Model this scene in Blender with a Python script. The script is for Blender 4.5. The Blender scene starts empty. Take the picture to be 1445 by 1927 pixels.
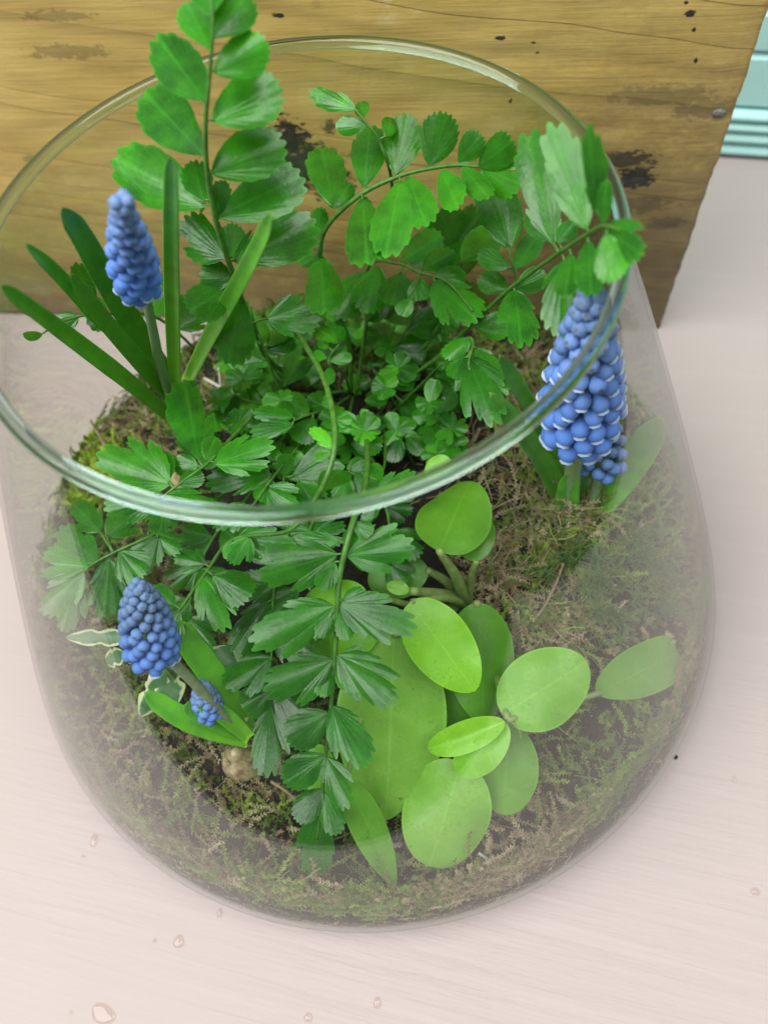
import bpy, math, random
import numpy as np
from mathutils import Vector, Matrix, noise as mnoise

scene = bpy.context.scene
random.seed(7)
# ------------------------------------------------------------------ camera
F, CX, CY = 1447.0, 722.5, 963.5           # focal length and centre in photograph pixels
CAM = Vector((0.01386, -0.19329, 0.41714))
PITCH, ROLL = 1.06347, -0.16357
FW = Vector((0, math.cos(PITCH), -math.sin(PITCH)))
_rt = Vector((1, 0, 0)); _up = _rt.cross(FW)
RT = _rt * math.cos(ROLL) + _up * math.sin(ROLL)
UP = -_rt * math.sin(ROLL) + _up * math.cos(ROLL)
cam_data = bpy.data.cameras.new('camera')
cam = bpy.data.objects.new('camera', cam_data)
scene.collection.objects.link(cam)
m = Matrix((RT, UP, -FW)).transposed().to_4x4(); m.translation = CAM
cam.matrix_world = m
cam_data.sensor_fit = 'VERTICAL'; cam_data.sensor_height = 36.0; cam_data.sensor_width = 27.0
cam_data.lens = 36.0 * F / 1927.0
cam_data.clip_start = 0.01; cam_data.clip_end = 50
cam_data.dof.use_dof = True; cam_data.dof.focus_distance = 0.31; cam_data.dof.aperture_fstop = 7.5
scene.camera = cam

# ------------------------------------------------------------------ light: soft daylight of a bright room
world = bpy.data.worlds.new('World'); scene.world = world; world.use_nodes = True
bg = world.node_tree.nodes['Background']
bg.inputs[0].default_value = (0.93, 0.97, 1.0, 1); bg.inputs[1].default_value = 0.28
def area(name, loc, target, sx, sy, power, col):
    l = bpy.data.lights.new(name, 'AREA'); l.shape = 'RECTANGLE'; l.size = sx; l.size_y = sy
    l.energy = power; l.color = col
    o = bpy.data.objects.new(name, l); scene.collection.objects.link(o)
    o.location = loc
    o.rotation_euler = (Vector(target) - Vector(loc)).to_track_quat('-Z', 'Y').to_euler()
    return o
area('window_light', (-1.25, -0.35, 2.15), (0, 0, 0.12), 1.9, 1.6, 80.0, (1.0, 0.99, 0.97))
area('overhead_softbox', (0.55, -0.35, 2.20), (0, 0, 0.12), 1.4, 1.2, 34.0, (1.0, 0.98, 0.95))  # broad softbox added overhead for sheen on the leaves
scene.view_settings.view_transform = 'Standard'; scene.view_settings.look = 'None'
scene.view_settings.exposure = 0.0; scene.view_settings.gamma = 1.0
scene.render.engine = 'CYCLES'
cy = scene.cycles
cy.max_bounces = 8; cy.transparent_max_bounces = 20; cy.transmission_bounces = 7; cy.glossy_bounces = 3; cy.diffuse_bounces = 3
cy.use_adaptive_sampling = True; cy.adaptive_threshold = 0.02
cy.caustics_reflective = False; cy.caustics_refractive = False
cy.use_denoising = True
cy.sample_clamp_indirect = 6.0

# ------------------------------------------------------------------ helpers
H = 0.2532; RM = 0.18917; ZM = 0.02442; RB = 0.160; WALL = 0.0017
def rv(z):                                  # outer radius of the vase at height z
    if z >= ZM: return 0.1 + (RM - 0.1) * (1 - (max(0, min(1, (z - ZM) / (H - ZM)))) ** 1.06668)
    a = math.acos(max(-1, min(1, 1 - max(z, 0) / ZM)))
    return RB + (RM - RB) * math.sin(a)
def ray(x, y): return RT * ((x - CX) / F) - UP * ((y - CY) / F) + FW
def P(x, y, z):                             # point at height z on the sight line of a photograph pixel
    d = ray(x, y); return CAM + d * ((z - CAM.z) / d.z)
def PV(x, y, z, lim=0.968):                 # the same, kept inside the vase
    p = P(x, y, z)
    if z > H - 0.004: return p
    if math.hypot(p.x, p.y) <= lim * rv(z) - WALL: return p
    for k in range(1, 60):
        for s in (-1, 1):
            zz = z + s * k * 0.003
            if zz < 0.02 or zz > 0.36: continue
            q = P(x, y, zz)
            if zz > H + 0.004 or math.hypot(q.x, q.y) <= lim * rv(zz) - WALL: return q
    return p
def depth(p): return (p - CAM).dot(FW)
def px2m(p, w): return w * depth(p) / F

def link(o): scene.collection.objects.link(o); return o
def mesh_obj(name, verts, faces, mat, parent=None, smooth=True, attrs=None, origin=None):
    me = bpy.data.meshes.new(name)
    o0 = Vector(origin) if origin is not None else Vector((0, 0, 0))
    if isinstance(verts, np.ndarray): vv = (verts - np.array(o0)).tolist()
    else: vv = [tuple(Vector(v) - o0) for v in verts]
    me.from_pydata(vv, [], faces)
    if smooth: me.polygons.foreach_set('use_smooth', [True] * len(me.polygons))
    if attrs:
        for k, vals in attrs.items():
            if len(vals) and hasattr(vals[0], '__len__'):
                a = me.attributes.new(k, 'FLOAT_COLOR', 'POINT'); a.data.foreach_set('color', np.array(vals, dtype=np.float32).ravel())
            else:
                a = me.attributes.new(k, 'FLOAT', 'POINT'); a.data.foreach_set('value', np.array(vals, dtype=np.float32))
    me.update()
    o = bpy.data.objects.new(name, me)
    if mat: me.materials.append(mat)
    link(o)
    if parent is not None:
        o.parent = parent
    elif origin is not None:
        o.location = o0
    return o
def empty(name, loc):
    o = bpy.data.objects.new(name, None); o.location = loc; o.empty_display_size = 0.02
    return link(o)
def tag(o, label=None, cat=None, group=None, kind=None):
    if label: o['label'] = label
    if cat: o['category'] = cat
    if group: o['group'] = group
    if kind: o['kind'] = kind
    return o

def catmull(pts, n):
    pts = [Vector(p) for p in pts]
    if len(pts) == 2: pts = [pts[0], (pts[0] + pts[1]) / 2, pts[1]]
    q = [pts[0] * 2 - pts[1]] + pts + [pts[-1] * 2 - pts[-2]]
    out = []
    for i in range(1, len(q) - 2):
        for k in range(n):
            t = k / n
            p0, p1, p2, p3 = q[i - 1], q[i], q[i + 1], q[i + 2]
            out.append(0.5 * ((2 * p1) + (p2 - p0) * t + (2 * p0 - 5 * p1 + 4 * p2 - p3) * t * t + (3 * p1 - p0 - 3 * p2 + p3) * t ** 3))
    out.append(pts[-1]); return out
def tube(path, r0, r1, seg=7, flat=1.0):
    V, Fc = [], []
    n = len(path)
    prev = None
    for i, p in enumerate(path):
        t = (path[min(i + 1, n - 1)] - path[max(i - 1, 0)]).normalized()
        ref = prev if prev is not None else (Vector((0, 0, 1)) if abs(t.z) < 0.9 else Vector((1, 0, 0)))
        a = (ref - t * ref.dot(t)).normalized(); b = t.cross(a); prev = a
        r = r0 + (r1 - r0) * i / (n - 1)
        for k in range(seg):
            th = 2 * math.pi * k / seg
            V.append(p + a * (math.cos(th) * r * flat) + b * (math.sin(th) * r))
    for i in range(n - 1):
        for k in range(seg):
            k2 = (k + 1) % seg
            Fc.append((i * seg + k, i * seg + k2, (i + 1) * seg + k2, (i + 1) * seg + k))
    Fc.append(tuple(range(seg))[::-1]); Fc.append(tuple((n - 1) * seg + k for k in range(seg)))
    return V, Fc
def lathe(profile, seg, closed=False):
    V, Fc = [], []
    for r, z in profile:
        for k in range(seg):
            th = 2 * math.pi * k / seg
            V.append(Vector((r * math.cos(th), r * math.sin(th), z)))
    n = len(profile)
    for i in range(n if closed else n - 1):
        i2 = (i + 1) % n
        for k in range(seg):
            k2 = (k + 1) % seg
            Fc.append((i * seg + k, i * seg + k2, i2 * seg + k2, i2 * seg + k))
    return V, Fc

# ------------------------------------------------------------------ materials
def new_mat(name):
    mt = bpy.data.materials.new(name); mt.use_nodes = True
    nt = mt.node_tree; nt.nodes.clear()
    return mt, nt
class N:
    def __init__(s, nt): s.nt = nt
    def __call__(s, kind, **kw):
        n = s.nt.nodes.new(kind)
        for k, v in kw.items():
            if k.startswith('in_'):
                key = k[3:]; key = int(key) if key.isdigit() else key.replace('_', ' ')
                if hasattr(v, 'links') or isinstance(v, bpy.types.NodeSocket): s.nt.links.new(v, n.inputs[key])
                else: n.inputs[key].default_value = v
            else: setattr(n, k, v)
        return n
    def math(s, op, a, b=None, c=None, clamp=False):
        n = s.nt.nodes.new('ShaderNodeMath'); n.operation = op; n.use_clamp = clamp
        for i, v in enumerate((a, b, c)):
            if v is None: continue
            if isinstance(v, bpy.types.NodeSocket): s.nt.links.new(v, n.inputs[i])
            else: n.inputs[i].default_value = v
        return n.outputs[0]
    def mix(s, fac, a, b, mode='MIX'):
        n = s.nt.nodes.new('ShaderNodeMix'); n.data_type = 'RGBA'; n.blend_type = mode
        for i, v in ((0, fac), (6, a), (7, b)):
            if isinstance(v, bpy.types.NodeSocket): s.nt.links.new(v, n.inputs[i])
            elif i == 0: n.inputs[0].default_value = v
            else: n.inputs[i].default_value = (*v, 1) if len(v) == 3 else v
        return n.outputs[2]
    def ramp(s, fac, stops, interp='LINEAR'):
        n = s.nt.nodes.new('ShaderNodeValToRGB'); s.nt.links.new(fac, n.inputs[0])
        n.color_ramp.interpolation = interp
        e = n.color_ramp.elements
        while len(e) < len(stops): e.new(0.5)
        for el, (p, c) in zip(e, stops):
            el.position = p; el.color = (*c, 1) if hasattr(c, '__len__') else (c, c, c, 1)
        return n.outputs[0]
    def link(s, a, b): s.nt.links.new(a, b)
def srgb(r, g, b): return tuple(((c / 255) / 12.92 if c / 255 <= .04045 else ((c / 255 + .055) / 1.055) ** 2.4) for c in (r, g, b))

def leaf_material(name, dark, light, transl, rough=0.34, vein=46.0, vein_strength=0.5, tw=0.30, spec=0.5, waxy=False):
    mt, nt = new_mat(name); n = N(nt)
    fan = n('ShaderNodeAttribute', attribute_name='fan').outputs['Fac']
    mid = n('ShaderNodeAttribute', attribute_name='mid').outputs['Fac']
    rim = n('ShaderNodeAttribute', attribute_name='rim').outputs['Fac']
    info = n('ShaderNodeObjectInfo')
    geo = n('ShaderNodeNewGeometry')
    tc = n('ShaderNodeTexCoord')
    nz = n('ShaderNodeTexNoise', in_Vector=tc.outputs['Object'], in_Scale=120.0, in_Detail=4.0)
    nz2 = n('ShaderNodeTexNoise', in_Vector=tc.outputs['Object'], in_Scale=900.0, in_Detail=2.0)
    f = n.math('MULTIPLY_ADD', nz.outputs[0], 1.7, n.math('MULTIPLY_ADD', info.outputs['Random'], 0.6, -0.65), clamp=True)
    col = n.mix(f, dark, light)
    # midrib and fanning veins, paler
    wob = n.math('MULTIPLY_ADD', nz.outputs[0], 0.05, fan)
    sn = n.math('SINE', n.math('MULTIPLY', wob, vein))
    vn = n.math('POWER', n.math('ABSOLUTE', sn), 6.0 if vein > 12 else 30.0)
    midl = n.math('SUBTRACT', 1.0, n.math('MULTIPLY', mid, 22.0), clamp=True)
    vm = n.math('MAXIMUM', n.math('MULTIPLY', vn, 0.07 if not waxy else (0.16 if vein > 12 else 0.06)), n.math('MULTIPLY', midl, 0.35 if not waxy else 0.22))
    col = n.mix(vm, col, tuple(min(1, c * 1.6 + 0.02) for c in light))
    edge = n.math('MULTIPLY', n.math('SUBTRACT', rim, 0.93, clamp=True), 8.0, clamp=True)
    col = n.mix(n.math('MULTIPLY', edge, 0.55), col, tuple(min(1, c * 1.7 + 0.01) for c in light))
    spk = n('ShaderNodeTexNoise', in_Vector=tc.outputs['Object'], in_Scale=420.0, in_Detail=3.0)
    spot = n.math('MULTIPLY', n.math('SUBTRACT', spk.outputs[0], 0.70, clamp=True), 9.0, clamp=True)
    col = n.mix(n.math('MULTIPLY', spot, 0.5), col, (0.05, 0.06, 0.02))
    if waxy and vein < 12:                        # fleshy leaves: thin broken dark cracks and freckles
        vo = n('ShaderNodeTexVoronoi', feature='DISTANCE_TO_EDGE', in_Vector=n.mix(0.06, tc.outputs['Object'], n('ShaderNodeTexNoise', in_Vector=tc.outputs['Object'], in_Scale=160.0).outputs[1]), in_Scale=75.0)
        cr_ = n.math('MULTIPLY', n.math('SUBTRACT', 0.028, vo.outputs[0], clamp=True), 36.0, clamp=True)
        cr_ = n.math('MULTIPLY', cr_, n.math('MULTIPLY_ADD', nz.outputs[0], 7.0, -2.9, clamp=True))
        col = n.mix(n.math('MULTIPLY', cr_, 0.6), col, (0.07, 0.17, 0.025))
    if waxy and vein > 12:
        al = n('ShaderNodeAttribute', attribute_name='along').outputs['Fac']
        col = n.mix(n.math('MULTIPLY', n.math('SUBTRACT', 1.0, n.math('MULTIPLY', al, 2.2), clamp=True), 0.55), col, (0.20, 0.46, 0.03))
        col = n.mix(n.math('MULTIPLY', n.math('SUBTRACT', al, 0.95, clamp=True), 9.0, clamp=True), col, (0.22, 0.30, 0.05))
    col = n.mix(1.0, col, info.outputs['Color'], 'MULTIPLY')
    nz3 = n('ShaderNodeTexNoise', in_Vector=tc.outputs['Object'], in_Scale=330.0, in_Detail=2.0)
    hgt = n.math('ADD', n.math('MULTIPLY', sn, n.math('MULTIPLY', n.math('POWER', nz3.outputs[0], 2.0), 0.9)), n.math('ADD', n.math('MULTIPLY', nz2.outputs[0], 0.35), n.math('MULTIPLY', nz3.outputs[0], 1.6)))
    bump = n('ShaderNodeBump', in_Strength=vein_strength, in_Distance=0.0002, in_Height=hgt)
    pb = n('ShaderNodeBsdfPrincipled', in_Base_Color=col, in_Normal=bump.outputs[0])
    pb.inputs['Specular IOR Level'].default_value = spec
    rr = n.math('MULTIPLY_ADD', nz2.outputs[0], 0.25, rough - 0.12)
    n.link(rr, pb.inputs['Roughness'])
    tr = n('ShaderNodeBsdfTranslucent', in_Color=n.mix(1.0, n.mix(0.5, col, (1, 1, 1)), transl, 'MULTIPLY'), in_Normal=bump.outputs[0])
    mx = n('ShaderNodeMixShader', in_0=tw); n.link(pb.outputs[0], mx.inputs[1]); n.link(tr.outputs[0], mx.inputs[2])
    out = n('ShaderNodeOutputMaterial'); n.link(mx.outputs[0], out.inputs[0])
    return mt
M_FERN = leaf_material('fern_leaf', (0.011, 0.108, 0.008), (0.054, 0.335, 0.014), (0.26, 0.88, 0.03), rough=0.27, vein=46, vein_strength=0.34, spec=0.58)
M_STRAP = leaf_material('strap_leaf', (0.045, 0.205, 0.024), (0.110, 0.370, 0.024), (0.3, 0.8, 0.04), rough=0.32, vein=34, vein_strength=0.35, tw=0.18, waxy=True)
M_FLESHY = leaf_material('fleshy_leaf', (0.180, 0.45, 0.040), (0.270, 0.56, 0.078), (0.45, 0.85, 0.10), rough=0.36, vein=10.5, vein_strength=0.30, tw=0.30, waxy=True)

def simple_mat(name, col, rough=0.5, noise_scale=200, var=0.25, bump=0.0, spec=0.5, tint=False, col2=None):
    mt, nt = new_mat(name); n = N(nt)
    tc = n('ShaderNodeTexCoord')
    nz = n('ShaderNodeTexNoise', in_Vector=tc.outputs['Object'], in_Scale=noise_scale, in_Detail=4.0)
    c2 = col2 or tuple(c * (1 - var) for c in col)
    f = n.math('MULTIPLY_ADD', nz.outputs[0], 3.0, -1.0, clamp=True)
    c = n.mix(f, c2, col)
    if tint:
        c = n.mix(1.0, c, n('ShaderNodeObjectInfo').outputs['Color'], 'MULTIPLY')
    pb = n('ShaderNodeBsdfPrincipled', in_Base_Color=c); pb.inputs['Roughness'].default_value = rough
    pb.inputs['Specular IOR Level'].default_value = spec
    if bump:
        b = n('ShaderNodeBump', in_Strength=bump, in_Distance=0.001, in_Height=nz.outputs[0]); n.link(b.outputs[0], pb.inputs['Normal'])
    out = n('ShaderNodeOutputMaterial'); n.link(pb.outputs[0], out.inputs[0])
    return mt
M_STEM = simple_mat('fern_stem', (0.085, 0.26, 0.030), 0.42, 300, 0.45, tint=True)
M_STALK = simple_mat('flower_stalk', (0.24, 0.40, 0.14), 0.5, 400, 0.25, col2=(0.20, 0.34, 0.16))
M_FLORET = simple_mat('floret_blue', (0.165, 0.37, 0.95), 0.58, 420, 0.25, tint=True, col2=(0.105, 0.245, 0.80), spec=0.2)
M_MOUTH = simple_mat('floret_mouth', (0.22, 0.27, 0.34), 0.6, 900, 0.4)
M_WHITE = simple_mat('floret_teeth', (0.58, 0.70, 0.93), 0.6, 900, 0.1)
M_BULB = simple_mat('bulb_skin', (0.58, 0.50, 0.30), 0.5, 220, 0.5, bump=0.5, col2=(0.22, 0.14, 0.07))

# glass walls: a clear sheet that mirrors a little more at grazing angles
def glass_wall():
    mt, nt = new_mat('clear_glass_wall'); n = N(nt)
    lw = n('ShaderNodeLayerWeight'); lw.inputs[0].default_value = 0.5
    fr = n.math('MULTIPLY_ADD', n.math('POWER', lw.outputs['Facing'], 5.0), 0.95, 0.045, clamp=True)
    tp = n('ShaderNodeBsdfTransparent'); tp.inputs[0].default_value = (0.975, 0.988, 0.98, 1)
    gl = n('ShaderNodeBsdfGlossy'); gl.inputs['Roughness'].default_value = 0.015
    mx = n('ShaderNodeMixShader', in_0=fr); n.link(tp.outputs[0], mx.inputs[1]); n.link(gl.outputs[0], mx.inputs[2])
    sm = n('ShaderNodeAttribute', attribute_name='smudge').outputs['Fac']
    df = n('ShaderNodeBsdfDiffuse'); df.inputs[0].default_value = (0.75, 0.74, 0.70, 1)
    m2 = n('ShaderNodeMixShader', in_0=sm); n.link(mx.outputs[0], m2.inputs[1]); n.link(df.outputs[0], m2.inputs[2])
    out = n('ShaderNodeOutputMaterial'); n.link(m2.outputs[0], out.inputs[0])
    return mt
M_GLASS = glass_wall()
def solid_glass(name, col, rough=0.0):
    mt, nt = new_mat(name); n = N(nt)
    g = n('ShaderNodeBsdfGlass'); g.inputs['Color'].default_value = (*col, 1); g.inputs['Roughness'].default_value = rough; g.inputs['IOR'].default_value = 1.5
    out = n('ShaderNodeOutputMaterial'); n.link(g.outputs[0], out.inputs[0]); return mt
M_RIM = solid_glass('rim_glass', (0.85, 0.945, 0.91))
def water_mat():
    mt, nt = new_mat('water'); n = N(nt)
    lw = n('ShaderNodeLayerWeight'); lw.inputs[0].default_value = 0.5
    fr = n.math('MULTIPLY_ADD', n.math('POWER', lw.outputs['Facing'], 5.0), 0.9, 0.03, clamp=True)
    tp = n('ShaderNodeBsdfTransparent'); tp.inputs[0].default_value = (0.95, 0.91, 0.89, 1)
    gl = n('ShaderNodeBsdfGlossy'); gl.inputs['Roughness'].default_value = 0.02
    mx = n('ShaderNodeMixShader', in_0=fr); n.link(tp.outputs[0], mx.inputs[1]); n.link(gl.outputs[0], mx.inputs[2])
    out = n('ShaderNodeOutputMaterial'); n.link(mx.outputs[0], out.inputs[0]); return mt
M_WATER = water_mat()

# ------------------------------------------------------------------ setting: table, wall, floor
WANG = math.radians(-20.5)                       # the wall and the table's edges run this way
WU = Vector((math.cos(WANG), math.sin(WANG), 0)); WN = Vector((-WU.y, WU.x, 0))
wall_pt = P(1405, 294, 0)
WALL_D = wall_pt.dot(WN)
TABLE_FRONT = -0.272
def table_material():
    mt, nt = new_mat('pink_painted_table'); n = N(nt)
    tc = n('ShaderNodeTexCoord')
    mp = n('ShaderNodeMapping', in_Vector=tc.outputs['Object'], in_Scale=(7.0, 150.0, 1.0), in_Rotation=(0, 0, math.radians(5)))
    st = n('ShaderNodeTexNoise', in_Vector=mp.outputs[0], in_Scale=1.0, in_Detail=6.0, in_Roughness=0.68, in_Distortion=0.9)
    mp2 = n('ShaderNodeMapping', in_Vector=tc.outputs['Object'], in_Scale=(30.0, 520.0, 1.0), in_Rotation=(0, 0, math.radians(-6)))
    st2 = n('ShaderNodeTexNoise', in_Vector=mp2.outputs[0], in_Scale=1.0, in_Detail=3.0)
    big = n('ShaderNodeTexNoise', in_Vector=tc.outputs['Object'], in_Scale=5.5, in_Detail=4.0)
    patch = n('ShaderNodeTexNoise', in_Vector=tc.outputs['Object'], in_Scale=3.3, in_Detail=2.0)
    mask = n.math('MULTIPLY_ADD', patch.outputs[0], 5.0, -2.2, clamp=True)
    c = n.mix(big.outputs[0], (0.430, 0.365, 0.345), (0.475, 0.415, 0.395))
    c = n.mix(n.math('MULTIPLY', n.math('SUBTRACT', st.outputs[0], 0.5, clamp=True), 1.0), c, (0.53, 0.48, 0.465))
    wav = n('ShaderNodeTexNoise', in_Vector=tc.outputs['Object'], in_Scale=70.0, in_Detail=3.0)
    dirt = n('ShaderNodeTexNoise', in_Vector=tc.outputs['Object'], in_Scale=95.0, in_Detail=2.0)
    dm = n.math('MULTIPLY', n.math('SUBTRACT', dirt.outputs[0], 0.735, clamp=True), 14.0, clamp=True)
    c = n.mix(n.math('MULTIPLY', dm, 0.5), c, (0.30, 0.22, 0.19))
    h = n.math('ADD', n.math('MULTIPLY', st.outputs[0], 1.0), n.math('MULTIPLY', st2.outputs[0], 0.55))
    h = n.math('MULTIPLY', h, n.math('MULTIPLY_ADD', mask, 0.85, 0.15))
    b = n('ShaderNodeBump', in_Strength=0.65, in_Distance=0.0014, in_Height=h)
    pb = n('ShaderNodeBsdfPrincipled', in_Base_Color=c, in_Normal=b.outputs[0])
    n.link(n.math('MULTIPLY_ADD', st.outputs[0], 0.2, 0.48), pb.inputs['Roughness'])
    pb.inputs['Specular IOR Level'].default_value = 0.2
    out = n('ShaderNodeOutputMaterial'); n.link(pb.outputs[0], out.inputs[0]); return mt
M_TABLE = table_material()
def slab(name, u0, u1, v0, v1, z0, z1, mat, bev=0.003):
    # a slab in the wall-aligned frame: mesh is local, the object carries the rotation
    import bmesh
    bm = bmesh.new(); bmesh.ops.create_cube(bm, size=1.0)
    for v in bm.verts:
        v.co = Vector((u0 + (v.co.x + .5) * (u1 - u0), v0 + (v.co.y + .5) * (v1 - v0), z0 + (v.co.z + .5) * (z1 - z0)))
    if bev: bmesh.ops.bevel(bm, geom=bm.edges[:], offset=bev, segments=3, affect='EDGES', profile=0.5)
    me = bpy.data.meshes.new(name); bm.to_mesh(me); bm.free(); me.materials.append(mat)
    o = link(bpy.data.objects.new(name, me)); o.rotation_euler.z = WANG; return o
table = tag(slab('table_top', -1.0, 0.43, TABLE_FRONT, WALL_D + 0.004, -0.03, 0.0, M_TABLE), kind='structure')
M_FLOOR = simple_mat('unseen_dark_floor', (0.035, 0.030, 0.027), 0.7, 8, 0.3)
unseen_floor = mesh_obj('unseen_floor', [(-4, -5, -0.75), (4, -5, -0.75), (4, 3, -0.75), (-4, 3, -0.75)], [(0, 1, 2, 3)], M_FLOOR); tag(unseen_floor, kind='structure')  # unseen; added dark so the glass mirrors darkness past the table edge

# mint wall: a beaded skirting then wide boards, each board its own piece
M_MINT = simple_mat('mint_paint', (0.50, 0.87, 0.84), 0.45, 30, 0.05)
wall = tag(empty('wall', (0, 0, 0)), kind='structure')
def wall_strip(name, prof):
    V, Fc = [], []
    for u in (-1.2, 1.3):
        for d, z in prof:
            V.append(WU * u + WN * (WALL_D - d) + Vector((0, 0, z)))
    k = len(prof)
    for i in range(k - 1): Fc.append((i, i + 1, k + i + 1, k + i))
    return mesh_obj(name, V, Fc, M_MINT, wall, smooth=False)
def bead(z0, z1, d0, d1, n=6):
    return [(d0 + (d1 - d0) * math.sin(math.pi * i / n), z0 + (z1 - z0) * i / n) for i in range(n + 1)]
wall_zs = [0.0]
def wz(x, y):                                     # height on the wall plane of a photograph pixel
    d = ray(x, y); t = (WALL_D - CAM.dot(WN)) / d.dot(WN); return (CAM + d * t).z
zs = [0.0005] + [wz(1410, y) for y in (270, 248, 228, 207)]
for i in range(4):
    wall_strip('skirting_board', [(-0.004, zs[i])] + bead(zs[i] + 0.0004, zs[i + 1] - 0.0004, 0.001, 0.0052) + [(-0.004, zs[i + 1])])
zb = [zs[-1], wz(1425, 103), wz(1440, 20), wz(1440, 20) + 0.12, wz(1440, 20) + 0.24, wz(1440, 20) + 0.36]
for i in range(5):
    a, b = zb[i] + 0.0006, zb[i + 1] - 0.0006
    wall_strip('wall_board', [(-0.006, a), (-0.003, a), (0.0, a + 0.003), (0.0, b - 0.003), (-0.003, b), (-0.006, b)])

# ------------------------------------------------------------------ wooden board behind the vase
ba, bb = P(0, 592, 0), P(1240, 625, 0)
BU = (bb - ba).normalized(); BN = Vector((-BU.y, BU.x, 0))
def wood_material():
    mt, nt = new_mat('weathered_pine'); n = N(nt)
    tc = n('ShaderNodeTexCoord'); ob = tc.outputs['Object']
    # slow waver of the growth rings along the plank (local x runs along the plank, z up)
    wv = n('ShaderNodeTexNoise', in_Vector=n('ShaderNodeMapping', in_Vector=ob, in_Scale=(5.0, 1.0, 9.0)).outputs[0], in_Scale=1.0, in_Detail=2.0)
    sx = n('ShaderNodeSeparateXYZ', in_0=ob)
    zz = n.math('ADD', n.math('MULTIPLY_ADD', sx.outputs[0], 0.16, sx.outputs[2]), n.math('MULTIPLY', wv.outputs[0], 0.022))
    zn = n('ShaderNodeTexNoise', in_Vector=n('ShaderNodeCombineXYZ', in_2=zz).outputs[0], in_Scale=26.0, in_Detail=1.0)
    ring = n.math('FRACT', n.math('MULTIPLY_ADD', zn.outputs[0], 5.0, n.math('MULTIPLY', zz, 38.0)))
    line = n.math('POWER', ring, 9.0)
    line = n.math('MULTIPLY', line, n.math('SUBTRACT', 1.0, n.math('POWER', ring, 40.0)))
    fg = n('ShaderNodeTexNoise', in_Vector=n('ShaderNodeMapping', in_Vector=ob, in_Scale=(22.0, 10.0, 520.0), in_Rotation=(0, math.radians(8), 0)).outputs[0], in_Scale=1.0, in_Detail=5.0, in_Roughness=0.65)
    cl = n('ShaderNodeTexNoise', in_Vector=n('ShaderNodeMapping', in_Vector=ob, in_Scale=(11.0, 5.0, 22.0)).outputs[0], in_Scale=1.0, in_Detail=5.0)
    grime_shade = n('ShaderNodeTexNoise', in_Vector=n('ShaderNodeMapping', in_Vector=ob, in_Scale=(16.0, 5.0, 46.0)).outputs[0], in_Scale=1.0, in_Detail=6.0, in_Roughness=0.7)
    c = n.mix(n.math('MULTIPLY_ADD', cl.outputs[0], 2.2, -0.6, clamp=True), (0.52, 0.360, 0.085), (0.76, 0.570, 0.180))
    c = n.mix(n.math('MULTIPLY', n.math('MULTIPLY_ADD', fg.outputs[0], 2.4, -0.8, clamp=True), 0.5), c, (0.30, 0.19, 0.055))
    c = n.mix(n.math('MULTIPLY', line, n.math('MULTIPLY_ADD', cl.outputs[0], 1.1, -0.2, clamp=True)), c, (0.20, 0.12, 0.045))
    fine = n('ShaderNodeTexNoise', in_Vector=n('ShaderNodeMapping', in_Vector=ob, in_Scale=(170.0, 30.0, 330.0)).outputs[0], in_Scale=1.0, in_Detail=6.0, in_Roughness=0.72)
    # dirt at right end and foot; foot darkening also paints falloff and vase shade
    gz = n.math('SUBTRACT', 1.0, n.math('MULTIPLY', sx.outputs[2], 6.2), clamp=True)
    gx = n.math('MULTIPLY', n.math('SUBTRACT', sx.outputs[0], -0.17, clamp=True), 9.0, clamp=True)
    area_m = n.math('MAXIMUM', n.math('MULTIPLY', gz, 0.85), n.math('MULTIPLY', gx, n.math('SUBTRACT', 1.25, n.math('MULTIPLY', sx.outputs[2], 4.8), clamp=True)), clamp=True)
    gm = n.math('MULTIPLY', n.math('ADD', n.math('MULTIPLY_ADD', n.math('MULTIPLY_ADD', fine.outputs[0], 0.45, n.math('MULTIPLY', grime_shade.outputs[0], 0.6)), 4.2, -2.15), n.math('MULTIPLY', area_m, 1.35), clamp=True), n.math('MULTIPLY_ADD', area_m, 0.9, 0.13), clamp=True)
    c = n.mix(n.math('MULTIPLY', gm, 0.86), c, (0.090, 0.068, 0.038))
    # burnt stains with their own shape
    def blot(cx, cz, rx, rz, st=1.0):
        dx = n.math('DIVIDE', n.math('SUBTRACT', sx.outputs[0], cx), rx); dz = n.math('DIVIDE', n.math('SUBTRACT', sx.outputs[2], cz), rz)
        d = n.math('SQRT', n.math('ADD', n.math('MULTIPLY', dx, dx), n.math('MULTIPLY', dz, dz)))
        d = n.math('ADD', d, n.math('MULTIPLY_ADD', fine.outputs[0], 3.6, -1.8))
        return n.math('MULTIPLY', n.math('MULTIPLY', n.math('SUBTRACT', 0.95, d, clamp=True), 5.0, clamp=True), min(1.0, st))
    bl = None
    for (x, y, rx, rz, st) in BLOTS:
        q = bpt(x, y); k = blot(q[0], q[1], rx, rz, st)
        bl = k if bl is None else n.math('MAXIMUM', bl, k)
    c = n.mix(bl, c, (0.022, 0.020, 0.018))
    # paler scuffs
    sc = n('ShaderNodeTexNoise', in_Vector=n('ShaderNodeMapping', in_Vector=ob, in_Scale=(60.0, 8.0, 90.0)).outputs[0], in_Scale=1.0, in_Detail=6.0, in_Roughness=0.75)
    q = bpt(735, 10)
    dx = n.math('DIVIDE', n.math('SUBTRACT', sx.outputs[0], q[0]), 0.018); dz = n.math('DIVIDE', n.math('SUBTRACT', sx.outputs[2], q[1]), 0.010)
    pd = n.math('SUBTRACT', 1.0, n.math('ADD', n.math('MULTIPLY', dx, dx), n.math('MULTIPLY', dz, dz)), clamp=True)
    scm = n.math('MULTIPLY', n.math('MULTIPLY_ADD', sc.outputs[0], 5.0, -2.3, clamp=True), n.math('MULTIPLY_ADD', pd, 0.75, 0.06))
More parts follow.
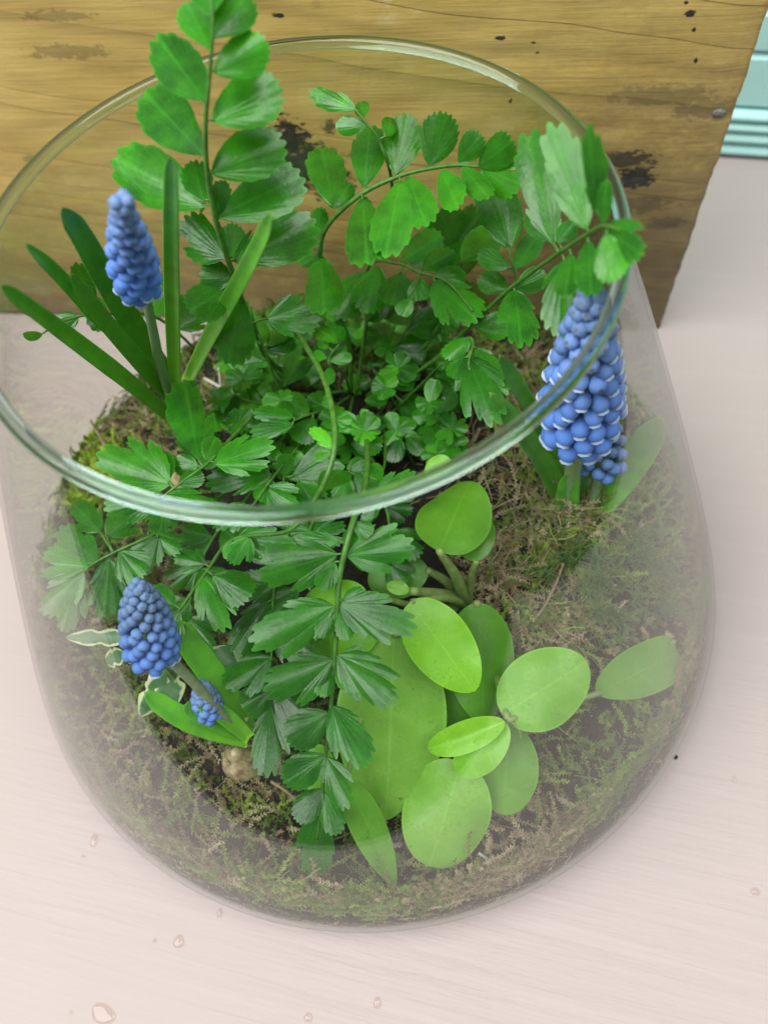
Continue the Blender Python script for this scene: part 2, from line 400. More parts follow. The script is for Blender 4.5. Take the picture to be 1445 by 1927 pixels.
    c = n.mix(scm, c, (0.78, 0.68, 0.42))
    h = n.math('ADD', n.math('MULTIPLY', fg.outputs[0], 0.6), n.math('MULTIPLY', line, -0.9))
    h = n.math('ADD', h, n.math('MULTIPLY', grime_shade.outputs[0], 0.5))
    b = n('ShaderNodeBump', in_Strength=0.45, in_Distance=0.0012, in_Height=h)
    pb = n('ShaderNodeBsdfPrincipled', in_Base_Color=c, in_Normal=b.outputs[0])
    n.link(n.math('MULTIPLY_ADD', fg.outputs[0], 0.3, 0.36), pb.inputs['Roughness'])
    out = n('ShaderNodeOutputMaterial'); n.link(pb.outputs[0], out.inputs[0]); return mt
BORG = bb + BN * 0.0                            # board's local origin: its front right bottom corner
def bpt(x, y):
    d = ray(x, y); t = (BORG - CAM).dot(BN) / d.dot(BN); p = CAM + d * t - BORG
    return p.dot(BU), p.z
BLOTS = [(545, 265, 0.013, 0.014, 1.0), (575, 310, 0.022, 0.017, 1.0), (625, 345, 0.014, 0.014, 0.95), (1195, 335, 0.012, 0.008, 1.0), (1175, 300, 0.018, 0.006, 0.85), (1330, 205, 0.020, 0.006, 0.45), (1250, 180, 0.030, 0.006, 0.4), (1200, 385, 0.022, 0.006, 0.5), (1250, 420, 0.014, 0.005, 0.5),
         (1297, 25, 0.0030, 0.0017, 1.4), (938, 72, 0.0030, 0.0013, 1.4), (525, 30, 0.0036, 0.0014, 1.3), (1003, 81, 0.0014, 0.0007, 1.4), (1010, 100, 0.0012, 0.0006, 1.4),
         (960, 190, 0.0012, 0.0014, 1.2), (1305, 55, 0.0010, 0.0014, 1.3), (110, 30, 0.022, 0.0030, 0.38), (130, 98, 0.024, 0.0042, 0.38), (60, 300, 0.006, 0.003, 0.4), (300, 370, 0.010, 0.004, 0.4), (1308, 115, 0.0012, 0.0014, 1.3), (1290, 4, 0.0012, 0.001, 1.3), (620, 240, 0.004, 0.005, 0.8)]
M_WOOD = wood_material()
def build_board():
    L, T, Z = 0.62, 0.034, 0.335
    nx, nz = 150, 84
    V, Fc = [], []
    def chip(z):                                # chewed right end
        return 0.0010 * mnoise.noise(Vector((z * 55, 3.1, 0))) + 0.0007 * mnoise.noise(Vector((z * 160, 7.7, 0))) + 0.0004 * mnoise.noise(Vector((z * 420, 1.7, 0)))
    for side in (0, 1):
        for j in range(nz + 1):
            z = Z * j / nz
            for i in range(nx + 1):
                u = 1 - (1 - i / nx) ** 1.0
                u = u ** 0.55
                x = -L + L * u
                y = T * side
                xe = x + chip(z) * (1 if u > 0.97 else 0)
                if side == 0:
                    e = max(0, (u - 0.965) / 0.035)
                    y += 0.0022 * e ** 3 + 0.0006 * mnoise.noise(Vector((x * 30, z * 120, 0.3))) + 0.0020 * max(0, e) * max(0, mnoise.noise(Vector((x * 60, z * 190, 2.0))))
                    if z < 0.004: y += 0.0008
                V.append((xe, y, max(z, 0.0006)))
    w = nx + 1; off = w * (nz + 1)
    for j in range(nz):
        for i in range(nx):
            a = j * w + i
            Fc.append((a, a + 1, a + w + 1, a + w)); Fc.append((off + a, off + a + w, off + a + w + 1, off + a + 1))
    for j in range(nz):
        a = j * w + nx; Fc.append((a, off + a, off + a + w, a + w))
        a = j * w; Fc.append((a, a + w, off + a + w, off + a))
    for i in range(nx):
        Fc.append((i, off + i, off + i + 1, i + 1)); a = nz * w + i; Fc.append((a, a + 1, off + a + 1, off + a))
    root = empty('wooden_board', BORG); root.rotation_euler.z = math.atan2(BU.y, BU.x)
    tag(root, 'weathered golden brown plank standing upright behind the glass vase', 'board')
    o = mesh_obj('plank', V, Fc, M_WOOD, root)
    # rusty nail head near the worn end
    qx, qz = bpt(1352, 214)
    prof = [(0.0001, 0.0012), (0.0018, 0.0011), (0.0026, 0.0006), (0.0027, -0.0012)]
    NV, NF = lathe(prof, 9)
    NV = [Vector((v.x * 1.35 + qx, -v.z + 0.0006, v.y * 0.85 + qz)) for v in NV]
    mesh_obj('nail', NV, NF, simple_mat('nail_metal', (0.20, 0.20, 0.18), 0.5, 900, 0.5, bump=0.6), root)
    return root
board = build_board()

# ------------------------------------------------------------------ glass vase
vase = tag(empty('glass_vase', (0, 0, 0)), 'wide clear glass vase narrowing to its open rim, planted inside', 'vase')
outer = []
for k in range(9):
    a = math.pi / 2 * k / 8; outer.append((RB + (RM - RB) * math.sin(a), 0.0012 + ZM * (1 - math.cos(a))))
for k in range(1, 31):
    z = ZM + (H - ZM) * k / 30; outer.append((rv(z), z + 0.0012 * (1 - k / 30)))
inner = [(r - WALL, max(z, 0.006)) for r, z in outer]
inner[-1] = (inner[-1][0], outer[-1][1])
V1, F1 = lathe([(0.0005, 0.0012)] + outer, 128)
V2, F2 = lathe([(0.0005, 0.006)] + inner, 128)
sm_ = [max(0.0, 0.5 * mnoise.noise(v * 22) + 0.35 * mnoise.noise(v * 60) + 0.1) * 0.012 for v in V1] + [0.0] * len(V2)
mesh_obj('wall', V1 + V2, F1 + [tuple(len(V1) + i for i in f) for f in F2], M_GLASS, vase, attrs={'smudge': sm_})
RIMR = 0.0024
prof = [(0.1 - WALL / 2 + RIMR * math.cos(a), H + 0.0008 + RIMR * 0.95 * math.sin(a)) for a in [2 * math.pi * k / 14 for k in range(14)]]
Vr, Fr = lathe(prof, 160, closed=True)
mesh_obj('rim', Vr, Fr, M_RIM, vase)
# ------------------------------------------------------------------ soil bed
def soil_h(x, y):
    r = math.hypot(x, y)
    h = 0.046 + 0.034 * max(0, 1 - (r / 0.15) ** 2)
    h += 0.012 * math.exp(-(((x + 0.085) / 0.045) ** 2 + ((y - 0.055) / 0.05) ** 2))
    h += 0.016 * math.exp(-(((x - 0.115) / 0.045) ** 2 + ((y + 0.01) / 0.05) ** 2))
    h -= 0.012 * math.exp(-(((x - 0.0) / 0.08) ** 2 + ((y + 0.15) / 0.06) ** 2))
    h += 0.004 * mnoise.noise(Vector((x * 60, y * 60, 0))) + 0.0022 * mnoise.noise(Vector((x * 190, y * 190, 4)))
    return h
def soil_mat():
    mt, nt = new_mat('dark_soil'); n = N(nt)
    tc = n('ShaderNodeTexCoord')
    a = n('ShaderNodeTexNoise', in_Vector=tc.outputs['Object'], in_Scale=260.0, in_Detail=6.0, in_Roughness=0.7)
    b = n('ShaderNodeTexVoronoi', in_Vector=tc.outputs['Object'], in_Scale=420.0)
    c = n.mix(n.math('MULTIPLY_ADD', a.outputs[0], 3, -1.0, clamp=True), (0.006, 0.005, 0.004), (0.034, 0.024, 0.016))
    h = n.math('ADD', a.outputs[0], n.math('MULTIPLY', b.outputs[0], 0.8))
    bp = n('ShaderNodeBump', in_Strength=1.0, in_Distance=0.002, in_Height=h)
    pb = n('ShaderNodeBsdfPrincipled', in_Base_Color=c, in_Normal=bp.outputs[0]); pb.inputs['Roughness'].default_value = 0.85
    out = n('ShaderNodeOutputMaterial'); n.link(pb.outputs[0], out.inputs[0]); return mt
V, Fc = [], []
nr, na = 46, 120
for i in range(nr + 1):
    for k in range(na):
        th = 2 * math.pi * k / na; r = (rv(0.046) - WALL - 0.0005) * (i / nr) ** 0.8
        V.append(Vector((r * math.cos(th), r * math.sin(th), soil_h(r * math.cos(th), r * math.sin(th)))))
side = 10
for j in range(1, side + 1):
    for k in range(na):
        th = 2 * math.pi * k / na; top = V[nr * na + k].z
        z = top + (0.0072 - top) * j / side
        r = rv(z) - WALL - 0.0005 - 0.0010 * max(0, mnoise.noise(Vector((th * 30, z * 160, 1)))) - (0.003 if j == side else 0)
        V.append(Vector((r * math.cos(th), r * math.sin(th), z)))
rows = nr + side + 1
for i in range(rows - 1):
    for k in range(na):
        k2 = (k + 1) % na; Fc.append((i * na + k, (i + 1) * na + k, (i + 1) * na + k2, i * na + k2))
soil = tag(mesh_obj('soil', V, Fc, soil_mat()), kind='structure')

# ------------------------------------------------------------------ leaves
def leaf_mesh(B, T, W, up, a=1.0, b=0.45, notchL=(), notchR=(), teeth=7, tooth=0.20, shear=0.35, cup=0.18, bend=0.10, fold=0.0, M=56, K=3, twist=0.0, wavy=0.0, asym=0.0, pinnate=False):
    """Leaf blade from B to T, full width W: rows along the midrib, slanting forward to the margin."""
    ax = T - B; L = ax.length; ax = ax / L
    nrm = (up - ax * up.dot(ax)).normalized(); sd = ax.cross(nrm)
    pk = a / (a + b); emax = pk ** a * (1 - pk) ** b
    V, fan, mid, Fc = [], [], [], []
    ph = random.random() * 6.28
    for i in range(M + 1):
        q = i / M; t = 0.5 - 0.5 * math.cos(math.pi * q); t = 0.55 * t + 0.45 * q
        e = (max(t, 0) ** a) * (max(1 - t, 0) ** b) / emax
        tw = twist * (t - 0.3)
        for j in range(-K, K + 1):
            s = j / K
            nt_ = notchR if s > 0 else notchL
            w = e * (1 + (asym if s > 0 else -asym))
            for (t0, dp, wd) in nt_:
                w *= 1 - dp * math.exp(-((t - t0) / wd) ** 2)
            if tooth: w *= 1 + tooth * (abs(math.sin(teeth * math.pi * t + ph + (0.7 if s > 0 else 0))) ** 0.7 - 0.7) * max(0.0, min(1, 3.2 * t - 0.6))
            x = abs(s) * w * W * 0.5
            y = t * L + shear * x * (1 - t) * min(1, t * 6)
            xr = x / (W * 0.5)
            h = -cup * W * 0.5 * xr * xr + fold * x - bend * L * (t * t - t * 0.3)
            h += wavy * W * math.sin(9 * t + ph + (1.7 if s > 0 else 0)) * xr
            sx_ = x if s > 0 else -x
            c_, s_ = math.cos(tw), math.sin(tw)
            V.append(B + ax * y + sd * (sx_ * c_ - h * s_) + nrm * (h * c_ + sx_ * s_))
            fan.append(math.atan2(sx_, y + 0.12 * L) if not pinnate else t - 0.35 * x / L); mid.append(abs(s))
    w_ = 2 * K + 1
    for i in range(M):
        for j in range(2 * K):
            p = i * w_ + j; Fc.append((p, p + 1, p + w_ + 1, p + w_))
    return V, Fc, {'fan': fan, 'mid': mid, 'rim': mid}

def fan_leaf(B, T, W, up, slits=(), a=0.8, b=0.45, depth=0.5, cren=0.07, ncren=3.0, nphi=96, nr=5, cup=0.15, bend=0.08, twist=0.0, asym=0.0, pmax=1.15, rib=0.05, M=None, K=None):
    """Fern leaflet: veins fan out from the base B; narrow slits cut the far edge into rounded, scalloped lobes."""
    if M: nphi = 34; nr = 4
    ax = T - B; L = ax.length; ax = ax / L
    nrm = (up - ax * up.dot(ax)).normalized(); sd = ax.cross(nrm)
    pk = a / (a + b); emax = pk ** a * (1 - pk) ** b
    def env(ph):
        c, s_ = math.cos(ph), abs(math.sin(ph)); hw = W * 0.5 * (1 + (asym if ph > 0 else -asym))
        r = 0.0
        for k in range(60, 0, -1):
            rr = L * k / 60 * 1.02
            t = rr * c / L
            if 0 < t < 1 and rr * s_ <= hw * (t ** a) * ((1 - t) ** b) / emax: return rr
        return L * 0.06
    bounds = [-pmax] + sorted(slits) + [pmax]
    wob = [random.uniform(-0.06, 0.06) for _ in range(len(bounds))]; seed = random.random() * 10
    V, fan, mid, rim, Fc = [], [], [], [], []
    # more columns close to the slits
    phis = []
    for q in range(len(bounds) - 1):
        p0, p1 = bounds[q], bounds[q + 1]; n_ = max(6, int(nphi * (p1 - p0) / (2 * pmax)))
        for k in range(n_ + (1 if q == len(bounds) - 2 else 0)):
            u = k / n_; phis.append((p0 + (p1 - p0) * (0.5 - 0.5 * math.cos(math.pi * u)) * 0.5 + (p1 - p0) * u * 0.5, q))
    for ph, q in phis:
        p0, p1 = bounds[q], bounds[q + 1]; u = (2 * (ph - p0) / (p1 - p0) - 1) if p1 > p0 else 0
        d = depth * (1 + wob[q] * 2)
        edge = abs(u) ** 5
        if (q == 0 and u < 0) or (q == len(bounds) - 2 and u > 0): edge = 0
        wdt = (p1 - p0) / (2 * pmax)
        nc = max(2 if slits else 1, round(ncren * wdt * 4))
        R = env(ph) * (1 + wob[q]) * (1 - d * edge)
        R *= 1 + cren * (abs(math.cos(nc * math.pi * u / 2 + seed * (1 if len(slits) == 0 else 0))) ** 0.6 - 0.75)
        for k in range(nr + 1):
            f = (k / nr) ** 0.8; r = R * f
            x, y = r * math.sin(ph), r * math.cos(ph)
            xr = x / (W * 0.5); t = y / L
            h = -cup * W * 0.5 * xr * xr - bend * L * (t * t - 0.3 * t) + rib * W * f * (1 - u * u) * (0.6 if slits else 0.0) + 0.02 * W * f * math.sin(ph * 9 + seed)
            tw = twist * (t - 0.3); c_, s_ = math.cos(tw), math.sin(tw)
            V.append(B + ax * y + sd * (x * c_ - h * s_) + nrm * (h * c_ + x * s_))
            fan.append(ph); mid.append(min(1, abs(ph) * 1.2)); rim.append(f)
    w_ = nr + 1
    for i in range(len(phis) - 1):
        for k in range(nr):
            p = i * w_ + k; Fc.append((p, p + 1, p + w_ + 1, p + w_))
    return V, Fc, {'fan': fan, 'mid': mid, 'rim': rim}

FAN = {
    'o': dict(a=0.78, b=0.50, cren=0.10, ncren=5.0),
    's': dict(a=0.80, b=0.44, slits=(-0.55,), depth=0.5, cren=0.10, ncren=5.0, asym=-.05),
    'r': dict(a=0.80, b=0.44, slits=(0.55,), depth=0.5, cren=0.10, ncren=5.0, asym=.05),
    'd': dict(a=0.66, b=0.55, slits=(-0.50, -0.20, 0.34), depth=0.36, pmax=0.98, cren=0.14, ncren=4.0),
    'e': dict(a=0.70, b=0.50, slits=(-0.52, 0.30), depth=0.38, pmax=1.0, cren=0.14, ncren=4.0),
    'f': dict(a=0.95, b=0.32, slits=(-0.12,), depth=0.3, cren=0.08, ncren=2.6),
    'y': dict(a=0.75, b=0.5, cren=0.03, ncren=1.6),
}
def leaf_up(p, bias=0.45, jit=0.25):
    tocam = (CAM - p).normalized()
    return (tocam * (1 - bias) + Vector((0, 0, 1)) * bias + Vector((random.uniform(-jit, jit), random.uniform(-jit, jit), random.uniform(-jit, jit) * 0.4))).normalized()

fern_root = P(650, 735, 0.082)
fern = tag(empty('fern', fern_root), 'glossy green fern with lobed leaflets filling the centre of the vase', 'fern')
def leaflet(parent, B, T, wpx, kind='o', tint=1.0, bias=0.45, jit=0.22, mat=None, origin=None, name='leaflet', **kw):
    W = px2m((B + T) / 2, wpx) * 1.08
    up = leaf_up((B + T) / 2, bias, jit)
    prm = dict(FAN[kind]); prm.update(kw)
    if 'slits' in prm:
        fl = random.choice((-1, 1)) if kind in 'def' else 1
        prm['slits'] = tuple(fl * q + random.uniform(-.05, .05) for q in prm['slits'])
    if (T - B).length < 0.010: prm['M'] = 1
    W *= 0.95
    prm.setdefault('cup', random.uniform(0.05, 0.3)); prm.setdefault('bend', random.uniform(-0.02, 0.16)); prm.setdefault('twist', random.uniform(-0.3, 0.3))
    V, Fc, at = fan_leaf(B, T, W, up, **prm)
    o = mesh_obj(name, V, Fc, mat or M_FERN, parent, attrs=at, origin=origin if origin is not None else fern_root)
    if hasattr(tint, '__len__'): o.color = (*tint, 1)
    else:
        tint *= random.uniform(0.78, 1.14)
        o.color = (tint * random.uniform(0.92, 1.12) * (1.0 if tint < 1.15 else 1.25), tint * random.uniform(0.95, 1.06), tint * random.uniform(0.85, 1.1), 1)
    return o
def frond(pts, leaves, r0=9, r1=4, tint=1.0, stem_tint=1.0, dz=0.0, bias=0.45, name='frond', inside=True, young=False):
    """pts: (x, y, height) along the rachis; leaves: (bx, by, tx, ty, width, kind[, tint, dz_tip])."""
    fn = PV if inside else P
    path = catmull([fn(*p) for p in pts], 8)
    ra = px2m(path[0], r0) / 2; rb = px2m(path[-1], r1) / 2
    V, Fc = tube(path, ra, rb, 6)
    fr = mesh_obj(name, V, Fc, M_STEM, fern, origin=fern_root); fr.color = (stem_tint, stem_tint, stem_tint, 1)
    for lf in leaves:
        bx, by, tx, ty, w, k = lf[:6]
        tt = tint * (lf[6] if len(lf) > 6 and lf[6] else 1.0)
        d = lf[7] if len(lf) > 7 else dz
        best = None
        for i in range(len(pts) - 1):
            (x0, y0, z0), (x1, y1, z1) = pts[i], pts[i + 1]
            ll = (x1 - x0) ** 2 + (y1 - y0) ** 2 + 1e-6
            t = max(0, min(1, ((bx - x0) * (x1 - x0) + (by - y0) * (y1 - y0)) / ll))
            dd = (x0 + t * (x1 - x0) - bx) ** 2 + (y0 + t * (y1 - y0) - by) ** 2
            if best is None or dd < best[0]: best = (dd, z0 + t * (z1 - z0), x0 + t * (x1 - x0), y0 + t * (y1 - y0))
        zb = best[1]
        B = fn(bx, by, zb); T = fn(tx, ty, zb + d)
        ob = leaflet(fr, B, T, w, k, tt, bias)
        if best[0] > 36:                          # short stalk joining the leaflet to the rachis
            S = fn(best[2], best[3], zb); rr = px2m(S, 5) / 2
            sv, sf = tube(catmull([S, (S + B) / 2 + Vector((0, 0, 0.0006)), B + (T - B) * 0.04], 3), rr, rr * 0.8, 5)
            so = mesh_obj('leaf_stalk', sv, sf, M_STEM, fr, origin=fern_root); so.color = (stem_tint,) * 3 + (1,)
    return fr

# tall upright frond at the upper left
frond([(640, 745, 0.080), (520, 690, 0.12), (478, 620, 0.16), (440, 520, 0.205), (408, 420, 0.235), (391, 330, 0.255), (387, 240, 0.272), (394, 150, 0.286), (400, 60, 0.298), (397, -60, 0.31)],
      [(398, 30, 385, -70, 75, 'o'), (395, 92, 345, -12, 66, 'o'), (401, 72, 468, -18, 78, 'o'), (403, 137, 503, 78, 74, 'o', 1.0), (388, 192, 298, 72, 88, 'o'), (400, 230, 523, 152, 100, 'o', 1.05),
       (385, 292, 258, 160, 112, 'r', .95), (398, 327, 541, 255, 98, 'o', 1.05), (388, 390, 207, 292, 112, 's', .95), (385, 380, 360, 300, 62, 'o', .9), (408, 410, 563, 330, 108, 's', 1.05), (408, 405, 415, 330, 45, 'o', .9),
       (440, 492, 592, 418, 98, 's', 1.0), (436, 487, 441, 420, 45, 'o', .8), (425, 487, 342, 420, 88, 'e', .8), (440, 525, 372, 512, 62, 'o', .85), (438, 535, 350, 590, 80, 'o', .85),
       (455, 555, 427, 692, 86, 'o', .75, -.03), (500, 600, 600, 588, 82, 'e', 1.0)], r0=10, r1=6, dz=0.004, bias=0.3, inside=False)
# arching frond over the middle
frond([(660, 740, 0.082), (655, 640, 0.12), (610, 540, 0.155), (603, 465, 0.18), (622, 418, 0.193), (681, 365, 0.205), (750, 332, 0.21), (804, 318, 0.212), (858, 311, 0.211), (905, 314, 0.209)],
      [(628, 392, 605, 270, 76, 's', .85), (628, 392, 658, 343, 36, 'o', .85), (685, 354, 697, 233, 72, 's', .85), (744, 329, 768, 214, 70, 'o', .85), (807, 312, 839, 218, 68, 'o', .85), (863, 306, 905, 250, 52, 'o', .85),
       (900, 314, 958, 268, 58, 'o', .85), (903, 314, 985, 350, 86, 'e', .85), (683, 372, 690, 494, 84, 's', 1.0), (753, 340, 727, 460, 78, 'o', 1.0), (768, 332, 801, 422, 68, 'o', 1.0), (831, 320, 862, 392, 56, 'o', .95), (870, 314, 918, 372, 46, 'o', .8),
       (604, 483, 610, 586, 82, 'r', .85), (602, 480, 558, 494, 30, 'o', .8), (597, 447, 602, 392, 34, 'o', .75)], r0=10, r1=6, dz=0.003, bias=0.35)
# small curled frond rising behind it
frond([(742, 420, 0.16), (735, 330, 0.205), (712, 262, 0.222), (689, 232, 0.228), (668, 205, 0.232)],
      [(670, 206, 582, 170, 42, 'e', 1.15), (684, 222, 677, 186, 30, 'y', 1.2), (689, 237, 628, 235, 36, 'y', 1.15), (730, 258, 736, 212, 32, 'y', 1.4)], r0=7, r1=4, bias=0.3)
# middle frond below the arch
frond([(670, 745, 0.082), (690, 600, 0.12), (694, 500, 0.15), (750, 496, 0.16), (786, 512, 0.164), (840, 530, 0.166), (890, 585, 0.165)],
      [(755, 492, 834, 438, 54, 'o', .8), (793, 508, 857, 470, 48, 'o', .85), (815, 520, 877, 514, 38, 'o', .8), (815, 528, 902, 607, 92, 'e', .85), (714, 502, 686, 586, 70, 'o', .85), (754, 512, 736, 577, 64, 'o', .9), (786, 523, 790, 562, 46, 'o', .85),
       (775, 562, 748, 592, 36, 'y', 1.1), (690, 510, 635, 590, 66, 'o', .75), (735, 560, 690, 600, 40, 'o', .9)], r0=8, r1=4, dz=-0.002)
frond([(690, 745, 0.082), (800, 650, 0.115), (860, 540, 0.15), (869, 490, 0.165)], [(869, 492, 944, 418, 74, 'o', 1.15), (866, 510, 820, 560, 60, 'o', .7), (862, 530, 880, 430, 70, 'o', .55, -.02)], r0=8)
# sprig at the right of it
frond([(895, 600, 0.13), (930, 570, 0.15), (969, 535, 0.165), (962, 490, 0.18), (955, 465, 0.185)],
      [(955, 466, 974, 390, 38, 'y', .9), (968, 505, 1015, 438, 44, 'o', .95), (958, 505, 898, 476, 38, 'o', .9), (955, 545, 900, 520, 46, 'o', .7), (960, 470, 925, 330, 88, 'o', .7, -.02)], r0=7)
# frond leaning out over the right rim
frond([(700, 745, 0.082), (800, 690, 0.11), (892, 606, 0.15), (958, 544, 0.185), (1044, 481, 0.225), (1103, 442, 0.25), (1134, 426, 0.265), (1165, 432, 0.272)],
      [(1042, 462, 985, 232, 84, 'e', .72, .02), (1036, 455, 988, 395, 46, 'o', .95), (1048, 456, 1083, 416, 38, 'o', .9), (1103, 432, 1034, 230, 82, 'e', .75, .018), (1122, 400, 1107, 245, 42, 'e', .8, .02),
       (1128, 400, 1130, 275, 26, 'o', 1.1, .015), (1134, 425, 1140, 340, 28, 'o', 1.1, .01), (1138, 428, 1206, 480, 82, 'e', 1.15, .004), (1140, 440, 1155, 535, 66, 'o', 1.1, -.004), (1107, 454, 1112, 552, 56, 'o', .95), (1062, 488, 1062, 628, 92, 'e', 1.05, -.01),
       (1075, 478, 1060, 560, 50, 'o', 1.0), (968, 545, 982, 655, 82, 'e', 1.0), (970, 543, 1028, 516, 48, 'o', .95), (965, 563, 950, 604, 28, 'y', 1.0), (896, 618, 960, 610, 52, 'o', .9), (905, 600, 870, 520, 70, 'o', .7, -.02)],
      r0=9, r1=6, dz=0.002, bias=-0.15)
# lobed frond, lower right of the middle
frond([(700, 750, 0.082), (800, 690, 0.12), (870, 640, 0.15), (890, 645, 0.155), (882, 690, 0.155), (905, 740, 0.150)],
      [(889, 636, 833, 668, 38, 'o', 1.0), (878, 668, 930, 800, 92, 'd', .95), (895, 655, 914, 676, 32, 'o', 1.0), (874, 672, 850, 708, 36, 'o', .9), (893, 655, 960, 745, 60, 'e', .9)], r0=7)
# lobed frond at the left of the middle
frond([(600, 745, 0.085), (520, 745, 0.11), (440, 820, 0.135), (395, 868, 0.145), (345, 905, 0.148), (300, 940, 0.148)],
      [(374, 866, 348, 720, 88, 'e', .85), (322, 912, 190, 850, 112, 'd', .8), (403, 873, 514, 836, 82, 'd', .95), (388, 866, 406, 822, 38, 'o', .9), (374, 876, 322, 876, 46, 'o', .85), (310, 930, 410, 960, 66, 'd', .9), (335, 912, 382, 890, 40, 'o', .85),
       (318, 905, 300, 850, 44, 'o', .8), (300, 940, 200, 960, 70, 'e', .8), (310, 945, 300, 1010, 60, 'e', .8)], r0=8)
frond([(620, 760, 0.083), (570, 830, 0.11), (515, 897, 0.13), (470, 960, 0.135)], [(512, 893, 380, 908, 66, 'e', .75), (512, 902, 490, 946, 50, 'o', .85), (500, 915, 560, 960, 70, 'e', .85), (475, 955, 400, 985, 60, 'd', .85)], r0=7)
# long stem bending through the middle
frond([(540, 592, 0.15), (575, 650, 0.165), (608, 710, 0.178), (627, 780, 0.188), (629, 845, 0.190), (612, 905, 0.185), (583, 955, 0.175), (540, 1000, 0.165), (438, 1016, 0.150), (388, 1078, 0.135), (330, 1160, 0.12)],
      [(628, 843, 583, 803, 30, 'e', 1.45), (626, 850, 592, 862, 24, 'y', 1.3), (446, 1012, 545, 1022, 58, 'd', 1.0), (438, 1014, 430, 1053, 28, 'o', 1.0), (388, 1062, 330, 1046, 50, 'd', .85), (384, 1086, 428, 1186, 78, 'd', 1.0), (332, 1140, 288, 1103, 34, 'o', .85), (400, 1082, 474, 1122, 72, 'o', .65),
       (340, 1150, 300, 1210, 60, 'd', .7), (470, 1010, 440, 1060, 50, 'e', .9), (600, 930, 648, 870, 60, 'f', .8, -.02)], r0=11, r1=6, stem_tint=0.95)
# hanging frond in front
frond([(690, 800, 0.10), (690, 900, 0.15), (662, 990, 0.160), (640, 1080, 0.152), (635, 1150, 0.143), (630, 1240, 0.128), (622, 1340, 0.108), (612, 1430, 0.09), (604, 1520, 0.074), (596, 1580, 0.064)],
      [(666, 984, 700, 1006, 36, 'o', 0.74), (650, 1045, 780, 1022, 96, 'd', 0.78), (648, 1030, 668, 1000, 29, 'o', 0.74), (636, 1042, 480, 1088, 98, 'd', 0.74), (630, 1056, 604, 1108, 39, 'o', 0.78), (640, 1020, 560, 1010, 36, 'o', 0.74),
       (638, 1136, 774, 1184, 94, 'd', 0.70), (644, 1130, 688, 1116, 36, 'o', 0.70), (640, 1150, 655, 1205, 36, 'o', 0.70), (630, 1140, 480, 1212, 96, 'd', 0.66), (626, 1150, 600, 1200, 36, 'o', 0.66), (634, 1232, 748, 1322, 94, 'd', 0.66), (640, 1236, 688, 1232, 36, 'o', 0.66),
       (636, 1250, 660, 1300, 36, 'o', 0.66), (626, 1242, 506, 1306, 94, 'e', 0.66), (622, 1255, 604, 1310, 36, 'o', 0.66), (620, 1341, 535, 1400, 79, 'o', 0.66), (624, 1328, 692, 1452, 81, 'e', 0.66), (613, 1421, 535, 1475, 66, 'o', 0.70), (615, 1425, 655, 1525, 60, 'e', 0.66),
       (607, 1484, 556, 1542, 52, 'o', 0.66), (609, 1490, 636, 1572, 47, 'o', 0.66), (602, 1517, 586, 1665, 79, 'e', 0.70)], r0=11, r1=5, dz=0.0, bias=0.3)
# darker frond behind it
frond([(640, 800, 0.09), (560, 960, 0.115), (520, 1080, 0.115), (512, 1200, 0.10), (510, 1330, 0.082)],
      [(505, 1130, 444, 1235, 74, 'e', .6), (512, 1236, 425, 1292, 84, 'e', .65), (508, 1300, 458, 1338, 64, 'o', .55), (510, 1330, 505, 1465, 78, 'e', .6), (520, 1060, 470, 1000, 70, 'e', .7), (518, 1100, 440, 1110, 70, 'e', .6), (514, 1180, 590, 1240, 80, 'e', .55), (512, 1290, 570, 1350, 70, 'o', .5)], r0=8, tint=0.95)
frond([(650, 800, 0.09), (600, 950, 0.115), (570, 1040, 0.12), (560, 1130, 0.105)],
      [(585, 1000, 520, 985, 70, 'd', .75), (580, 1010, 650, 985, 70, 'd', .7), (572, 1040, 490, 1050, 80, 'd', .7), (570, 1050, 620, 1100, 70, 'd', .65), (562, 1110, 500, 1160, 70, 'e', .6), (560, 1130, 590, 1190, 66, 'e', .6), (590, 980, 600, 930, 50, 'e', .8)], r0=7)
frond([(680, 800, 0.09), (720, 930, 0.11), (735, 1010, 0.115), (728, 1090, 0.10)],
      [(735, 1000, 790, 1040, 70, 'e', .6), (733, 1010, 680, 1040, 66, 'd', .65), (730, 1060, 770, 1100, 60, 'e', .55), (722, 950, 780, 960, 60, 'd', .7), (722, 950, 670, 950, 60, 'd', .7)], r0=7)
frond([(560, 800, 0.088), (480, 920, 0.105), (410, 1000, 0.11), (370, 1080, 0.105), (350, 1180, 0.092)],
      [(440, 965, 380, 970, 70, 'd', .7), (420, 990, 470, 1040, 70, 'd', .7), (400, 1010, 330, 1020, 70, 'd', .7), (380, 1060, 310, 1090, 70, 'd', .65), (375, 1070, 430, 1120, 66, 'd', .65), (360, 1130, 300, 1170, 66, 'e', .6), (352, 1160, 400, 1220, 70, 'e', .6)], r0=7)
# fronds at the left, close to the glass
frond([(560, 800, 0.09), (420, 930, 0.115), (300, 1000, 0.125), (215, 1040, 0.125), (167, 1068, 0.122), (130, 1110, 0.115)],
      [(279, 1000, 342, 1038, 54, 'd', .85), (225, 1036, 272, 1090, 70, 'd', .8), (205, 1050, 196, 1165, 66, 'd', .75), (190, 1000, 138, 948, 58, 'e', .75), (200, 1010, 260, 960, 58, 'e', .8), (167, 1067, 82, 1035, 92, 'e', 1.0), (160, 1076, 78, 1152, 74, 'e', 1.0), (150, 1100, 122, 1195, 58, 'e', .95),
       (185, 1058, 110, 992, 64, 'e', .9), (300, 1010, 250, 1075, 66, 'd', .8), (240, 1030, 235, 1180, 60, 'e', .6, -.02)], r0=7, dz=-0.002)
